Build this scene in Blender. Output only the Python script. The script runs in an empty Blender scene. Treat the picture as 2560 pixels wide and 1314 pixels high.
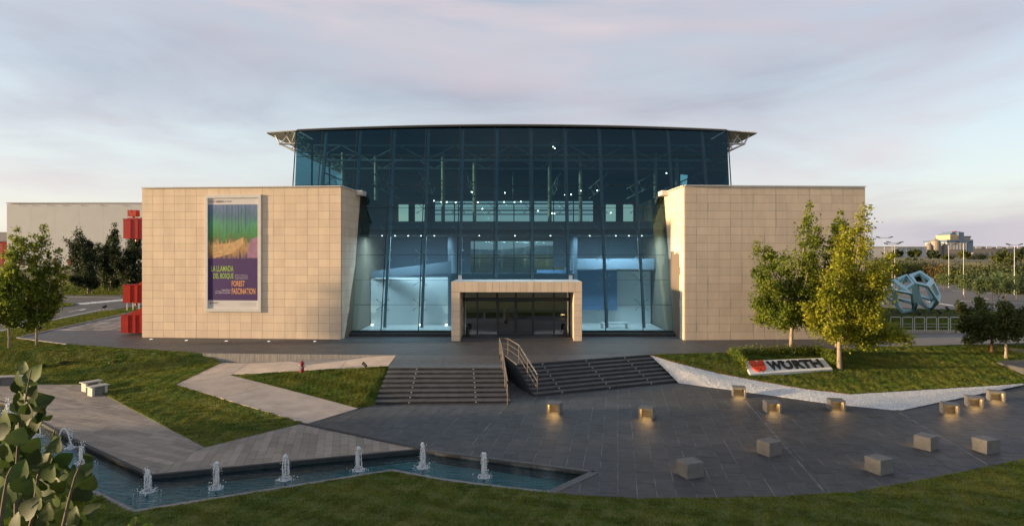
import bpy, bmesh, math, random
import numpy as np
from mathutils import Vector, Matrix
from mathutils.geometry import tessellate_polygon
R = math.radians
random.seed(7); rng = np.random.default_rng(7)
SC = bpy.context.scene
COL = SC.collection

# ------------------------------------------------------------------ camera, sky, sun, exposure
F, HZ, CX, CZ = 1500.0, 636.0, 1280.0, 7.45          # focal length (photo px), horizon row, centre column, eye height
cam = bpy.data.cameras.new('camera'); camo = bpy.data.objects.new('camera', cam); COL.objects.link(camo)
cam.sensor_width = 36; cam.lens = 36 * F / 2560; cam.shift_y = (HZ - 657) / 2560
cam.clip_start = 0.05; cam.clip_end = 20000
camo.location = (0, 0, CZ); camo.rotation_euler = (R(90), 0, 0)
SC.camera = camo
SUN_EL, SUN_AZ = R(5.5), R(263.5)                        # azimuth clockwise from +Y
w = bpy.data.worlds.new('World'); SC.world = w; w.use_nodes = True
nt = w.node_tree; nt.nodes.clear()
def nd(t, **k):
    n = nt.nodes.new(t)
    for a, b in k.items(): setattr(n, a, b)
    return n
sky = nd('ShaderNodeTexSky', sky_type='NISHITA', sun_disc=False, sun_elevation=SUN_EL, sun_rotation=SUN_AZ,
         altitude=300, air_density=1.0, dust_density=2.2, ozone_density=1.8)
tc = nd('ShaderNodeTexCoord'); mp = nd('ShaderNodeMapping'); mp.inputs['Scale'].default_value = (1.2, 1.2, 6.0)
mp.inputs['Rotation'].default_value = (0.0, R(7), 0.3); mp.inputs['Location'].default_value = (4, 9, .5)
no = nd('ShaderNodeTexNoise'); no.inputs['Scale'].default_value = 1.35; no.inputs['Detail'].default_value = 7
no.inputs['Roughness'].default_value = 0.55; no.inputs['Distortion'].default_value = 0.5
cr = nd('ShaderNodeValToRGB'); cr.color_ramp.elements[0].position = 0.43; cr.color_ramp.elements[1].position = 0.69
cr.color_ramp.elements[0].color = (0, 0, 0, 1); cr.color_ramp.elements[1].color = (.85, .85, .85, 1)
no2 = nd('ShaderNodeTexNoise'); no2.inputs['Scale'].default_value = 0.9; no2.inputs['Detail'].default_value = 4
mp2 = nd('ShaderNodeMapping'); mp2.inputs['Scale'].default_value = (1, 1, 4); mp2.inputs['Location'].default_value = (8, 4, 1)
cr2 = nd('ShaderNodeValToRGB'); cr2.color_ramp.elements[0].position = 0.35; cr2.color_ramp.elements[1].position = 0.65
cr2.color_ramp.elements[0].color = (2.9, 2.35, 2.4, 1); cr2.color_ramp.elements[1].color = (1.25, 1.38, 1.75, 1)
veil = nd('ShaderNodeMixRGB', blend_type='MIX'); veil.inputs['Fac'].default_value = 0.50
veil.inputs['Color2'].default_value = (3.5, 3.5, 3.6, 1)      # thin high haze over the whole dome
mixc = nd('ShaderNodeMixRGB', blend_type='MIX')
bg = nd('ShaderNodeBackground'); bg.inputs['Strength'].default_value = 0.125
out = nd('ShaderNodeOutputWorld'); L = nt.links.new
L(tc.outputs['Generated'], mp.inputs['Vector']); L(mp.outputs[0], no.inputs['Vector']); L(no.outputs['Fac'], cr.inputs['Fac'])
L(tc.outputs['Generated'], mp2.inputs['Vector']); L(mp2.outputs[0], no2.inputs['Vector']); L(no2.outputs['Fac'], cr2.inputs['Fac'])
L(sky.outputs[0], veil.inputs['Color1']); L(veil.outputs[0], mixc.inputs['Color1'])
L(cr.outputs[0], mixc.inputs['Fac']); L(cr2.outputs[0], mixc.inputs['Color2'])
sz = nd('ShaderNodeSeparateXYZ'); hz = nd('ShaderNodeMapRange'); hz.inputs['From Min'].default_value = 0.0; hz.inputs['From Max'].default_value = 0.55
hz.inputs['To Min'].default_value = 0.62; hz.inputs['To Max'].default_value = 0.12                    # haze thins out with height
L(tc.outputs['Generated'], sz.inputs[0]); L(sz.outputs['Z'], hz.inputs['Value']); L(hz.outputs[0], veil.inputs['Fac'])
L(mixc.outputs[0], bg.inputs['Color']); L(bg.outputs[0], out.inputs['Surface'])
sl = bpy.data.lights.new('sun', 'SUN'); sl.energy = 4.0; sl.angle = R(2.0); sl.color = (1.0, 0.72, 0.42)
so = bpy.data.objects.new('sun', sl); COL.objects.link(so)
sd = Vector((math.sin(SUN_AZ) * math.cos(SUN_EL), math.cos(SUN_AZ) * math.cos(SUN_EL), math.sin(SUN_EL)))
so.rotation_euler = sd.to_track_quat('Z', 'Y').to_euler(); so.location = sd * 200
vs = SC.view_settings; vs.view_transform = 'Standard'; vs.look = 'None'; vs.gamma = 1; vs.exposure = 1.3; vs.use_curve_mapping = False
SC.cycles.use_denoising = True; SC.cycles.max_bounces = 8; SC.cycles.transparent_max_bounces = 24
SC.cycles.caustics_reflective = False; SC.cycles.caustics_refractive = False; SC.cycles.sample_clamp_indirect = 6

# ------------------------------------------------------------------ helpers
def P(px, py, z=0.0):                                  # photo pixel on the level z -> world point
    d = F * (CZ - z) / (py - HZ)
    return (d * (px - CX) / F, d, z)
def AT(px, py, d): return ((px - CX) / F * d, d, CZ + (HZ - py) / F * d)   # pixel at a known distance

def mat(name, col, rough=.7, var=0.0, nscale=3.0, col2=None, bump=0.0, bscale=40.0, isl=0.0, metal=0.0, spec=.5, stretch=None, detail=6, emit=None, trans=0.0, ramp=(.35, .65)):
    m = bpy.data.materials.new(name); m.use_nodes = True
    t = m.node_tree; n = t.nodes; l = t.links.new
    b = n['Principled BSDF']; b.inputs['Roughness'].default_value = rough; b.inputs['Metallic'].default_value = metal
    b.inputs['Specular IOR Level'].default_value = spec
    c = (*col, 1); src = None
    co = n.new('ShaderNodeTexCoord'); vec = co.outputs['Object']
    g = n.new('ShaderNodeNewGeometry'); vec = g.outputs['Position']
    if stretch:
        mm = n.new('ShaderNodeMapping'); mm.inputs['Scale'].default_value = stretch; l(vec, mm.inputs['Vector']); vec = mm.outputs[0]
    if col2 or var:
        no = n.new('ShaderNodeTexNoise'); no.inputs['Scale'].default_value = nscale; no.inputs['Detail'].default_value = detail; no.inputs['Roughness'].default_value = .62
        l(vec, no.inputs['Vector'])
        r = n.new('ShaderNodeValToRGB'); r.color_ramp.elements[0].position = ramp[0]; r.color_ramp.elements[1].position = ramp[1]
        c2 = col2 if col2 else tuple(min(1, k * (1 + var)) for k in col)
        c1 = col if col2 else tuple(k * (1 - var) for k in col)
        r.color_ramp.elements[0].color = (*c1, 1); r.color_ramp.elements[1].color = (*c2, 1)
        l(no.outputs['Fac'], r.inputs['Fac']); src = r.outputs[0]
    if isl:
        oi = n.new('ShaderNodeObjectInfo'); ad = n.new('ShaderNodeMath'); ad.operation = 'ADD'
        fr = n.new('ShaderNodeMath'); fr.operation = 'FRACT'
        l(oi.outputs['Random'], ad.inputs[0]); l(g.outputs['Random Per Island'], ad.inputs[1]); l(ad.outputs[0], fr.inputs[0])
        mr = n.new('ShaderNodeMapRange'); mr.inputs['To Min'].default_value = 1 - isl; mr.inputs['To Max'].default_value = 1 + isl
        l(fr.outputs[0], mr.inputs['Value'])
        mu = n.new('ShaderNodeMixRGB'); mu.blend_type = 'MULTIPLY'; mu.inputs['Fac'].default_value = 1
        if src is not None: l(src, mu.inputs['Color1'])
        else: mu.inputs['Color1'].default_value = c
        l(mr.outputs[0], mu.inputs['Color2']); src = mu.outputs[0]
    if src is not None: l(src, b.inputs['Base Color'])
    else: b.inputs['Base Color'].default_value = c
    if bump:
        nb = n.new('ShaderNodeTexNoise'); nb.inputs['Scale'].default_value = bscale; nb.inputs['Detail'].default_value = 5; l(vec, nb.inputs['Vector'])
        bp = n.new('ShaderNodeBump'); bp.inputs['Strength'].default_value = bump; bp.inputs['Distance'].default_value = .03
        l(nb.outputs['Fac'], bp.inputs['Height']); l(bp.outputs[0], b.inputs['Normal'])
    if emit:
        b.inputs['Emission Color'].default_value = (*emit[0], 1); b.inputs['Emission Strength'].default_value = emit[1]
    if trans:
        tr = n.new('ShaderNodeBsdfTranslucent'); mx = n.new('ShaderNodeMixShader'); mx.inputs[0].default_value = trans
        if src is not None: l(src, tr.inputs['Color'])
        else: tr.inputs['Color'].default_value = c
        l(b.outputs[0], mx.inputs[1]); l(tr.outputs[0], mx.inputs[2]); l(mx.outputs[0], n['Material Output'].inputs['Surface'])
    return m

def glass_mat(name, tint, refl=.06, rough=0.0, bump=None, fres=1.5, gcol=(.9, .95, 1)):
    m = bpy.data.materials.new(name); m.use_nodes = True
    t = m.node_tree; n = t.nodes; l = t.links.new; n.remove(n['Principled BSDF'])
    tr = n.new('ShaderNodeBsdfTransparent'); tr.inputs['Color'].default_value = (*tint, 1)
    gl = n.new('ShaderNodeBsdfGlossy'); gl.inputs['Roughness'].default_value = rough; gl.inputs['Color'].default_value = (*gcol, 1)
    fr = n.new('ShaderNodeFresnel'); fr.inputs['IOR'].default_value = fres
    ad = n.new('ShaderNodeMath'); ad.operation = 'ADD'; ad.use_clamp = True; ad.inputs[1].default_value = refl
    mx = n.new('ShaderNodeMixShader')
    l(fr.outputs[0], ad.inputs[0]); l(ad.outputs[0], mx.inputs[0]); l(tr.outputs[0], mx.inputs[1]); l(gl.outputs[0], mx.inputs[2])
    l(mx.outputs[0], n['Material Output'].inputs['Surface'])
    if bump:
        g = n.new('ShaderNodeNewGeometry'); mm = n.new('ShaderNodeMapping'); mm.inputs['Scale'].default_value = bump[2]; mm.inputs['Rotation'].default_value = (0, 0, R(-32))
        nb = n.new('ShaderNodeTexNoise'); nb.inputs['Scale'].default_value = bump[1]; nb.inputs['Detail'].default_value = 3
        bp = n.new('ShaderNodeBump'); bp.inputs['Strength'].default_value = bump[0]; bp.inputs['Distance'].default_value = .10
        l(g.outputs['Position'], mm.inputs['Vector']); l(mm.outputs[0], nb.inputs['Vector']); l(nb.outputs['Fac'], bp.inputs['Height'])
        l(bp.outputs[0], gl.inputs['Normal']); l(bp.outputs[0], fr.inputs['Normal'])
    return m

M = dict(
    stone=mat('cream_limestone', (.75, .585, .42), .75, .06, 1.0, isl=.05, stretch=(1.6, 1.6, .35), bump=.12, bscale=60),
    joint=mat('wall_joint', (.17, .125, .085), .9),
    coping=mat('white_coping', (.66, .63, .58), .5, .05),
    basalt=mat('basalt_paver', (.062, .062, .064), .62, .22, 2.2, isl=.13, bump=.25, bscale=45, spec=.45),
    basaltjoint=mat('paver_joint', (.08, .08, .08), .9, nscale=.9, col2=(.36, .35, .34), ramp=(.42, .66)),
    pale=mat('pale_joint', (.075, .075, .074), .85, nscale=2, col2=(.22, .215, .21)),
    terrace=mat('terrace_paver', (.068, .068, .070), .6, .15, 1.5, isl=.09, bump=.2, bscale=40),
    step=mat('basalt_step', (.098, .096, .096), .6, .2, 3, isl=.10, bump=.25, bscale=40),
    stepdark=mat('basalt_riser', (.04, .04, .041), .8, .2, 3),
    plank=mat('grey_plank', (.26, .222, .182), .75, .12, 2.5, isl=.22, bump=.3, bscale=30, stretch=(1, 1, 1)),
    plankjoint=mat('plank_joint', (.10, .09, .08), .9),
    concrete=mat('path_concrete', (.50, .405, .325), .85, .14, 1.1, isl=.06, bump=.25, bscale=40),
    rawconcrete=mat('raw_concrete', (.36, .33, .30), .85, nscale=2.2, col2=(.20, .185, .17), stretch=(6, 6, .5), bump=.2),
    kerb=mat('kerb_stone', (.22, .21, .20), .8, .15, 4),
    grass=mat('lawn_soil', (.085, .118, .022), .95, nscale=.5, col2=(.165, .155, .035), bump=.5, bscale=60),
    blade=mat('grass_blade', (.100, .155, .024), .75, nscale=.6, detail=9, col2=(.225, .220, .042), isl=.45, trans=.25, spec=.2, ramp=(.38, .68)),
    field=mat('dry_field', (.085, .085, .032), .95, nscale=.02, col2=(.21, .155, .07), bump=.3, bscale=1.5),
    asphalt=mat('asphalt', (.075, .074, .074), .85, .2, .8, bump=.2, bscale=50),
    lotasphalt=mat('lot_asphalt', (.135, .125, .12), .85, .18, .12, bump=.2, bscale=20),
    paint=mat('white_paint', (.72, .72, .70), .6, .1, 4),
    bluepaint=mat('blue_paint', (.10, .38, .72), .6),
    gravelbed=mat('gravel_bed', (.72, .69, .63), .9, .2, 14, bump=.6, bscale=30),
    pebble=mat('white_pebble', (.84, .81, .75), .8, isl=.25),
    soil=mat('edge_soil', (.16, .075, .03), .95, .3, 5),
    steel=mat('dark_steel', (.03, .045, .05), .4, metal=.6),
    frame=mat('dark_frame', (.020, .024, .026), .45, spec=.5),
    post=mat('grey_post', (.46, .52, .56), .5, metal=.1),
    white=mat('white_plaster', (.74, .75, .75), .6, .04, .5),
    pgrey=mat('grey_parapet', (.20, .25, .31), .6, .04, .5),
    roofgrey=mat('roof_metal', (.34, .36, .36), .5, .04),
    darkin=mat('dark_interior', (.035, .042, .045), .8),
    screen=mat('blue_panel', (.10, .19, .33), .6),
    floorin=mat('pale_floor', (.45, .45, .44), .35),
    cream=mat('cream_column', (.55, .50, .36), .5),
    rail=mat('bronze_rail', (.26, .215, .17), .35, metal=.55, spec=.6),
    red=mat('red_steel', (.46, .020, .012), .38, .12, 1.5, spec=.5),
    orange=mat('red_logo', (.56, .055, .022), .45, .05, 2),
    black=mat('black_plastic', (.012, .013, .015), .4),
    navy=mat('black_letter', (.010, .013, .016), .42),
    slab=mat('white_slab', (.72, .70, .66), .7, .06, 2),
    benchstone=mat('bench_stone', (.165, .155, .142), .7, .14, 5, isl=.05, bump=.2, bscale=50),
    slat=mat('pale_slat', (.46, .43, .38), .7, .1, 8),
    teal=mat('pool_tile', (.03, .175, .185), .5, nscale=1.2, col2=(.05, .235, .24)),
    foam=mat('water_foam', (.90, .92, .93), .35, trans=.35),
    blue=mat('sculpture_paint', (.40, .64, .68), .42, .05, 2.5),
    bluein=mat('sculpture_inner', (.22, .42, .48), .5),
    pad=mat('dark_gravel_pad', (.05, .047, .045), .95, .4, 6, bump=.5, bscale=10),
    warehouse=mat('warehouse_cladding', (.64, .62, .57), .7, .03, .3),
    barn=mat('brick_red', (.30, .035, .03), .7),
    silo=mat('silo_metal', (.28, .235, .19), .6, .1, .3),
    tan=mat('tan_cladding', (.50, .40, .25), .7, .06, .2),
    grey=mat('pale_cladding', (.52, .49, .46), .7, .05, .2),
    slate=mat('slate_blue', (.10, .155, .23), .6, .05, .2),
    shed=mat('shed_roof', (.25, .22, .20), .8, .1, .1),
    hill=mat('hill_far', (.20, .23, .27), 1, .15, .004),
    pole=mat('galvanised_pole', (.34, .35, .36), .45, metal=.4),
    whitemetal=mat('white_rail', (.60, .58, .52), .4),
    bark=mat('pale_bark', (.30, .24, .17), .85, .3, 12, bump=.6, bscale=30, stretch=(1, 1, .3)),
    barkdark=mat('dark_bark', (.12, .09, .06), .9, .3, 8, bump=.6, bscale=20),
    barkred=mat('red_bark', (.20, .10, .055), .9, .3, 8, bump=.4, bscale=20),
    leafy=mat('leaf_yellow_green', (.20, .235, .020), .55, isl=.4, trans=.5, spec=.3, nscale=.9, col2=(.38, .36, .03)),
    leafg=mat('leaf_fresh_green', (.12, .18, .022), .55, isl=.4, trans=.5, spec=.3, nscale=.8, col2=(.24, .27, .032)),
    leafd=mat('leaf_dark_green', (.028, .045, .020), .6, isl=.45, trans=.3, spec=.3, nscale=.7, col2=(.055, .070, .022)),
    leafm=mat('leaf_olive', (.10, .125, .032), .6, isl=.4, trans=.45, spec=.3, nscale=.7, col2=(.115, .125, .03)),
    leafp=mat('leaf_pale', (.115, .155, .055), .6, isl=.35, trans=.35, spec=.3),
    leafo=mat('leaf_rust', (.15, .095, .03), .8, isl=.4, trans=.3, spec=.2, nscale=.4, col2=(.10, .09, .03)),
    bigleaf=mat('poplar_leaf', (.036, .062, .014), .55, nscale=9, col2=(.065, .100, .022), isl=.45, trans=.3, spec=.25),
    bigleaf2=mat('poplar_leaf_yellow', (.10, .15, .02), .6, nscale=9, col2=(.05, .09, .018), isl=.25, trans=.3, spec=.2),
    stem=mat('poplar_stem', (.10, .075, .045), .8, .2, 20),
    hydrant=mat('hydrant_red', (.24, .018, .016), .4),
    glass=glass_mat('facade_glass', (.28, .46, .52), .045, gcol=(.42, .72, .80)),
    glassback=glass_mat('rear_glass', (.55, .72, .72), .04),
    glassdoor=glass_mat('door_glass', (.48, .48, .48), .13),
    canopy=glass_mat('canopy_glass', (.62, .76, .74), .05),
    water=glass_mat('pool_water', (.62, .90, .94), .01, 0.02, (1.0, 3.0, (.7, 2.4, 1)), 1.33, (.8, .95, 1)),
    lamp=mat('lamp_glow', (1, .9, .75), .5, emit=((1, .88, .68), 9.0)),
    warmlamp=mat('warm_lamp', (1, .7, .35), .5, emit=((1, .62, .22), 6.0)),
    inlay=mat('ground_light', (.9, .9, .85), .4, emit=((1, .95, .85), .6)),
)

def world_mat(o):
    m = o.matrix_basis.copy()
    return (world_mat(o.parent) @ o.matrix_parent_inverse @ m) if o.parent else m
def attach(o, parent):
    if parent is not None:
        o.parent = parent; o.matrix_parent_inverse = world_mat(parent).inverted()
    return o
def tag(o, label=None, cat=None, group=None, kind=None):
    if label: o['label'] = label
    if cat: o['category'] = cat
    if group: o['group'] = group
    if kind: o['kind'] = kind
    return o
def thing(name, label, cat, loc, group=None, rz=0):
    o = bpy.data.objects.new(name, None); COL.objects.link(o); o.location = loc; o.rotation_euler.z = rz
    o.empty_display_size = .2
    return tag(o, label, cat, group)
def link_mesh(name, me, parent=None, kind=None):
    o = bpy.data.objects.new(name, me); COL.objects.link(o); attach(o, parent)
    if kind: o['kind'] = kind
    return o
def inst(name, me, matrix, parent):                    # shared mesh at a world matrix under a parent
    o = bpy.data.objects.new(name, me); COL.objects.link(o); o.matrix_basis = matrix
    return attach(o, parent)

class MB:
    def __init__(s): s.v = []; s.f = []
    def add(s, vs, fs):
        k = len(s.v); s.v += [tuple(p) for p in vs]; s.f += [tuple(i + k for i in f) for f in fs]; return s
    def box(s, x0, x1, y0, y1, z0, z1):
        return s.add([(x0, y0, z0), (x1, y0, z0), (x1, y1, z0), (x0, y1, z0), (x0, y0, z1), (x1, y0, z1), (x1, y1, z1), (x0, y1, z1)],
                     [(0, 3, 2, 1), (4, 5, 6, 7), (0, 1, 5, 4), (1, 2, 6, 5), (2, 3, 7, 6), (3, 0, 4, 7)])
    def bar(s, a, b, wx, wz=None, up=(0, 0, 1)):       # square bar from a to b
        a = Vector(a); b = Vector(b); d = (b - a).normalized(); u = Vector(up)
        if abs(d.dot(u)) > .95: u = Vector((0, 1, 0))
        r = d.cross(u).normalized(); u = r.cross(d); wz = wz or wx
        q = [a + r * sx * wx / 2 + u * sz * wz / 2 for sx, sz in ((-1, -1), (1, -1), (1, 1), (-1, 1))]
        p = [k + (b - a) for k in q]
        return s.add(q + p, [(0, 3, 2, 1), (4, 5, 6, 7), (0, 1, 5, 4), (1, 2, 6, 5), (2, 3, 7, 6), (3, 0, 4, 7)])
    def tube(s, pts, rad, n=8):
        pts = [Vector(p) for p in pts]; rad = rad if hasattr(rad, '__len__') else [rad] * len(pts)
        k = len(s.v); pr = None
        for i, p in enumerate(pts):
            d = (pts[min(i + 1, len(pts) - 1)] - pts[max(i - 1, 0)]).normalized()
            r = d.cross(Vector((0, 0, 1)) if abs(d.z) < .9 else Vector((1, 0, 0))).normalized() if pr is None else (pr - d * pr.dot(d)).normalized()
            pr = r; u = d.cross(r)
            s.v += [tuple(p + (r * math.cos(a) + u * math.sin(a)) * rad[i]) for a in [2 * math.pi * j / n for j in range(n)]]
        for i in range(len(pts) - 1):
            for j in range(n):
                a = k + i * n + j; b = k + i * n + (j + 1) % n
                s.f.append((a, b, b + n, a + n))
        s.f.append(tuple(k + j for j in range(n))[::-1]); e = k + (len(pts) - 1) * n
        s.f.append(tuple(e + j for j in range(n)))
        return s
    def prism(s, poly, z0, z1):                        # poly: (x,y) or (x,y,z); z0/z1 relative when z is given
        n = len(poly); zz = [p[2] if len(p) > 2 else 0 for p in poly]
        vs = [(p[0], p[1], q + z0) for p, q in zip(poly, zz)] + [(p[0], p[1], q + z1) for p, q in zip(poly, zz)]
        tri = tessellate_polygon([[Vector((p[0], p[1], 0)) for p in poly]])
        area = sum(poly[i][0] * poly[(i + 1) % n][1] - poly[(i + 1) % n][0] * poly[i][1] for i in range(n))
        fs = []
        for t in tri:
            a, b, c = [Vector(poly[i][:2]) for i in t]
            ccw = (b - a).cross(c - a) > 0
            t = tuple(t) if ccw else tuple(t[::-1])
            fs.append(tuple(i + n for i in t)); fs.append(t[::-1])
        for i in range(n):
            j = (i + 1) % n
            fs.append((i, j, j + n, i + n) if area > 0 else (j, i, i + n, j + n))
        return s.add(vs, fs)
    def lathe(s, prof, c=(0, 0, 0), n=16):
        k = len(s.v)
        for r, z in prof: s.v += [(c[0] + r * math.cos(2 * math.pi * j / n), c[1] + r * math.sin(2 * math.pi * j / n), c[2] + z) for j in range(n)]
        for i in range(len(prof) - 1):
            for j in range(n):
                a = k + i * n + j; b = k + i * n + (j + 1) % n; s.f.append((a, b, b + n, a + n))
        s.f.append(tuple(k + j for j in range(n))[::-1]); e = k + (len(prof) - 1) * n; s.f.append(tuple(e + j for j in range(n)))
        return s
    def mesh(s, name, m, smooth=False):
        me = bpy.data.meshes.new(name); me.from_pydata(s.v, [], s.f); me.materials.append(M[m] if isinstance(m, str) else m)
        if smooth: me.polygons.foreach_set('use_smooth', [True] * len(me.polygons))
        me.update(); return me
    def build(s, name, m, parent=None, kind=None, smooth=False):
        return link_mesh(name, s.mesh(name, m, smooth), parent, kind)
def np_mesh(name, V, Fc, m):                           # V (n,3), Fc (k,3|4)
    me = bpy.data.meshes.new(name); k = Fc.shape[1]
    me.vertices.add(len(V)); me.vertices.foreach_set('co', np.asarray(V, np.float32).ravel())
    me.loops.add(Fc.size); me.loops.foreach_set('vertex_index', Fc.astype(np.int32).ravel())
    me.polygons.add(len(Fc)); me.polygons.foreach_set('loop_start', np.arange(0, Fc.size, k, dtype=np.int32))
    me.materials.append(M[m] if isinstance(m, str) else m); me.update(calc_edges=True); return me

def clip_cell(poly, x0, x1, y0, y1):
    for ax, lim, sg in ((0, x0, 1), (0, x1, -1), (1, y0, 1), (1, y1, -1)):
        o = []
        for i in range(len(poly)):
            a, b = poly[i - 1], poly[i]; da = (a[ax] - lim) * sg; db = (b[ax] - lim) * sg
            if (da >= 0) != (db >= 0):
                t = da / (da - db); o.append((a[0] + (b[0] - a[0]) * t, a[1] + (b[1] - a[1]) * t))
            if db >= 0: o.append(b)
        poly = o
        if len(poly) < 3: return []
    return poly
def parea(p): return .5 * sum(p[i - 1][0] * p[i][1] - p[i][0] * p[i - 1][1] for i in range(len(p)))
def pave(poly, wd, ln, ang=0.0, stagger=.5, gap=.006, rnd=0.0, org=(0, 0)):
    """cells wd x ln inside poly (rows along local x of length ln, staggered); returns list of polygons in poly's own coordinates"""
    c, s = math.cos(-ang), math.sin(-ang)
    loc = [((p[0] - org[0]) * c - (p[1] - org[1]) * s, (p[0] - org[0]) * s + (p[1] - org[1]) * c) for p in poly]
    xs = [p[0] for p in loc]; ys = [p[1] for p in loc]; res = []
    c2, s2 = math.cos(ang), math.sin(ang); rr = random.Random(3)
    for j in range(math.floor(min(ys) / wd), math.ceil(max(ys) / wd)):
        strip = clip_cell(loc, -1e5, 1e5, j * wd, (j + 1) * wd)
        if not strip: continue
        off = ((j % 2) * stagger if not rnd else rr.random()) * ln
        sx = [p[0] for p in strip]
        for i in range(math.floor((min(sx) - off) / ln), math.ceil((max(sx) - off) / ln)):
            q = clip_cell(strip, off + i * ln, off + (i + 1) * ln, -1e5, 1e5)
            if len(q) < 3 or abs(parea(q)) < wd * ln * .04: continue
            x0 = min(p[0] for p in q); x1 = max(p[0] for p in q); y0 = min(p[1] for p in q); y1 = max(p[1] for p in q)
            if x1 - x0 < .04 or y1 - y0 < .04: continue
            mx, my = (x0 + x1) / 2, (y0 + y1) / 2
            kx, ky = 1 - 2 * gap / (x1 - x0), 1 - 2 * gap / (y1 - y0)
            q = [(mx + (p[0] - mx) * kx, my + (p[1] - my) * ky) for p in q]
            d = []
            for p in q:
                if not d or (abs(p[0] - d[-1][0]) + abs(p[1] - d[-1][1])) > 1e-4: d.append(p)
            if len(d) > 2: res.append([(p[0] * c2 - p[1] * s2 + org[0], p[0] * s2 + p[1] * c2 + org[1]) for p in d])
    return res
def lay(cells, name, m, parent, top, thick, limit, score, many, jit=0.003):
    """the cells that show largest become objects of their own, the rest one joined part"""
    cells = sorted(cells, key=score, reverse=True); rest = MB(); rr = random.Random(5)
    for i, q in enumerate(cells):
        dz = rr.uniform(-jit, jit); b = MB() if i < limit else rest
        b.prism(q, top - thick + dz, top + dz)
        if i < limit: b.build(name, m, parent)
    if rest.f: rest.build(many, m, parent, 'stuff')
def cent(q): return (sum(p[0] for p in q) / len(q), sum(p[1] for p in q) / len(q))
def seen(q):                                           # how large a level piece shows
    x, y = cent(q)
    if y < 5 or abs(x / y) > .853: return 0
    return abs(parea(q)) / y ** 3
def xy(pts): return [P(*p)[:2] for p in pts]
def sheet(name, pts, z, m, thick=.3, kind='structure'):
    return MB().prism([(p[0], p[1]) for p in pts], z - thick, z).build(name, m, None, kind)
def strip_path(pts, wd, z0, z1, m, name, parent=None, kind=None):   # a kerb along a polyline of (x,y[,z])
    b = MB()
    for i in range(len(pts) - 1):
        a, c = Vector(pts[i][:2]), Vector(pts[i + 1][:2]); d = (c - a).normalized(); n = Vector((-d.y, d.x)) * wd / 2
        a = a - d * .01 * (i % 2); za = pts[i][2] if len(pts[i]) > 2 else 0; zc = pts[i + 1][2] if len(pts[i + 1]) > 2 else 0
        b.prism([(*(a - n), za), (*(c - n), zc), (*(c + n), zc), (*(a + n), za)], z0 + .002 * (i % 3), z1 + .002 * (i % 3))
    return b.build(name, m, parent, kind)

# ------------------------------------------------------------------ terrain
def ss(a, b, x):
    t = min(1, max(0, (x - a) / (b - a))); return t * t * (3 - 2 * t)
def terr(x, y):
    z = -1.6 + 2.7 * ss(34, 41, y)
    if x > 10:
        bank = max(ss(143, 160, y), ss(0, 15, x - (79 + (y - 92) * .42)) if y > 45 else 0)
        z += 4.35 * bank * ss(10, 40, x)
    else:
        z += 2.6 * ss(112, 150, y) * ss(10, -20, x)
    return z
def make_ground():
    V = []; Fc = []; rs = [2.0]
    while rs[-1] < 9000: rs.append(rs[-1] * 1.045 + .02)
    angs = [R(a) for a in list(range(-78, 79)) + [85 + 10 * k for k in range(19)]]
    for r in rs:
        for a in angs:
            x, y = r * math.sin(a), r * math.cos(a); V.append((x, y, terr(x, y) + (.25 * math.sin(x * .07) * math.sin(y * .05) if y > 170 else 0)))
    n = len(angs)
    for i in range(len(rs) - 1):
        for j in range(n):
            a = i * n + j; b = i * n + (j + 1) % n; Fc.append((a, b, b + n, a + n))
    V.append((0, 0, terr(0, 0))); k = len(V) - 1
    b = MB(); b.v = V; b.f = [f[::-1] for f in Fc] + [(k, (j + 1) % n, j) for j in range(n)]
    b.build('ground', 'field', None, 'structure')
make_ground()

# terrace in front of the building
TZ = 1.25
terr_poly = xy([(43, 844, TZ), (166, 860, TZ), (509, 882, TZ), (992, 887, TZ), (1260, 887, TZ), (1623, 885, TZ), (1825, 880, TZ), (2089, 872, TZ), (2239, 864, TZ), (2560, 857.5, TZ), (2900, 851, TZ),
                (2900, 826, TZ), (2230, 834, TZ)]) + [(27.5, 60), (-28.6, 60)] + xy([(345, 777, TZ), (239, 800, TZ)])
terrace = sheet('terrace', terr_poly, TZ - .006, 'basaltjoint', 1.6)
front_t = [p for p in terr_poly if p[1] < 49.5] ; 
tcells = pave([(p[0], min(p[1], 49.0)) for p in terr_poly], .62, 1.25, R(-4), .5, .005)
tcells = [q for q in tcells if not (-27 < cent(q)[0] < 26 and cent(q)[1] > 46.4)]
lay(tcells, 'paver', 'terrace', terrace, TZ, .03, 60, seen, 'terrace_pavers')

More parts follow.
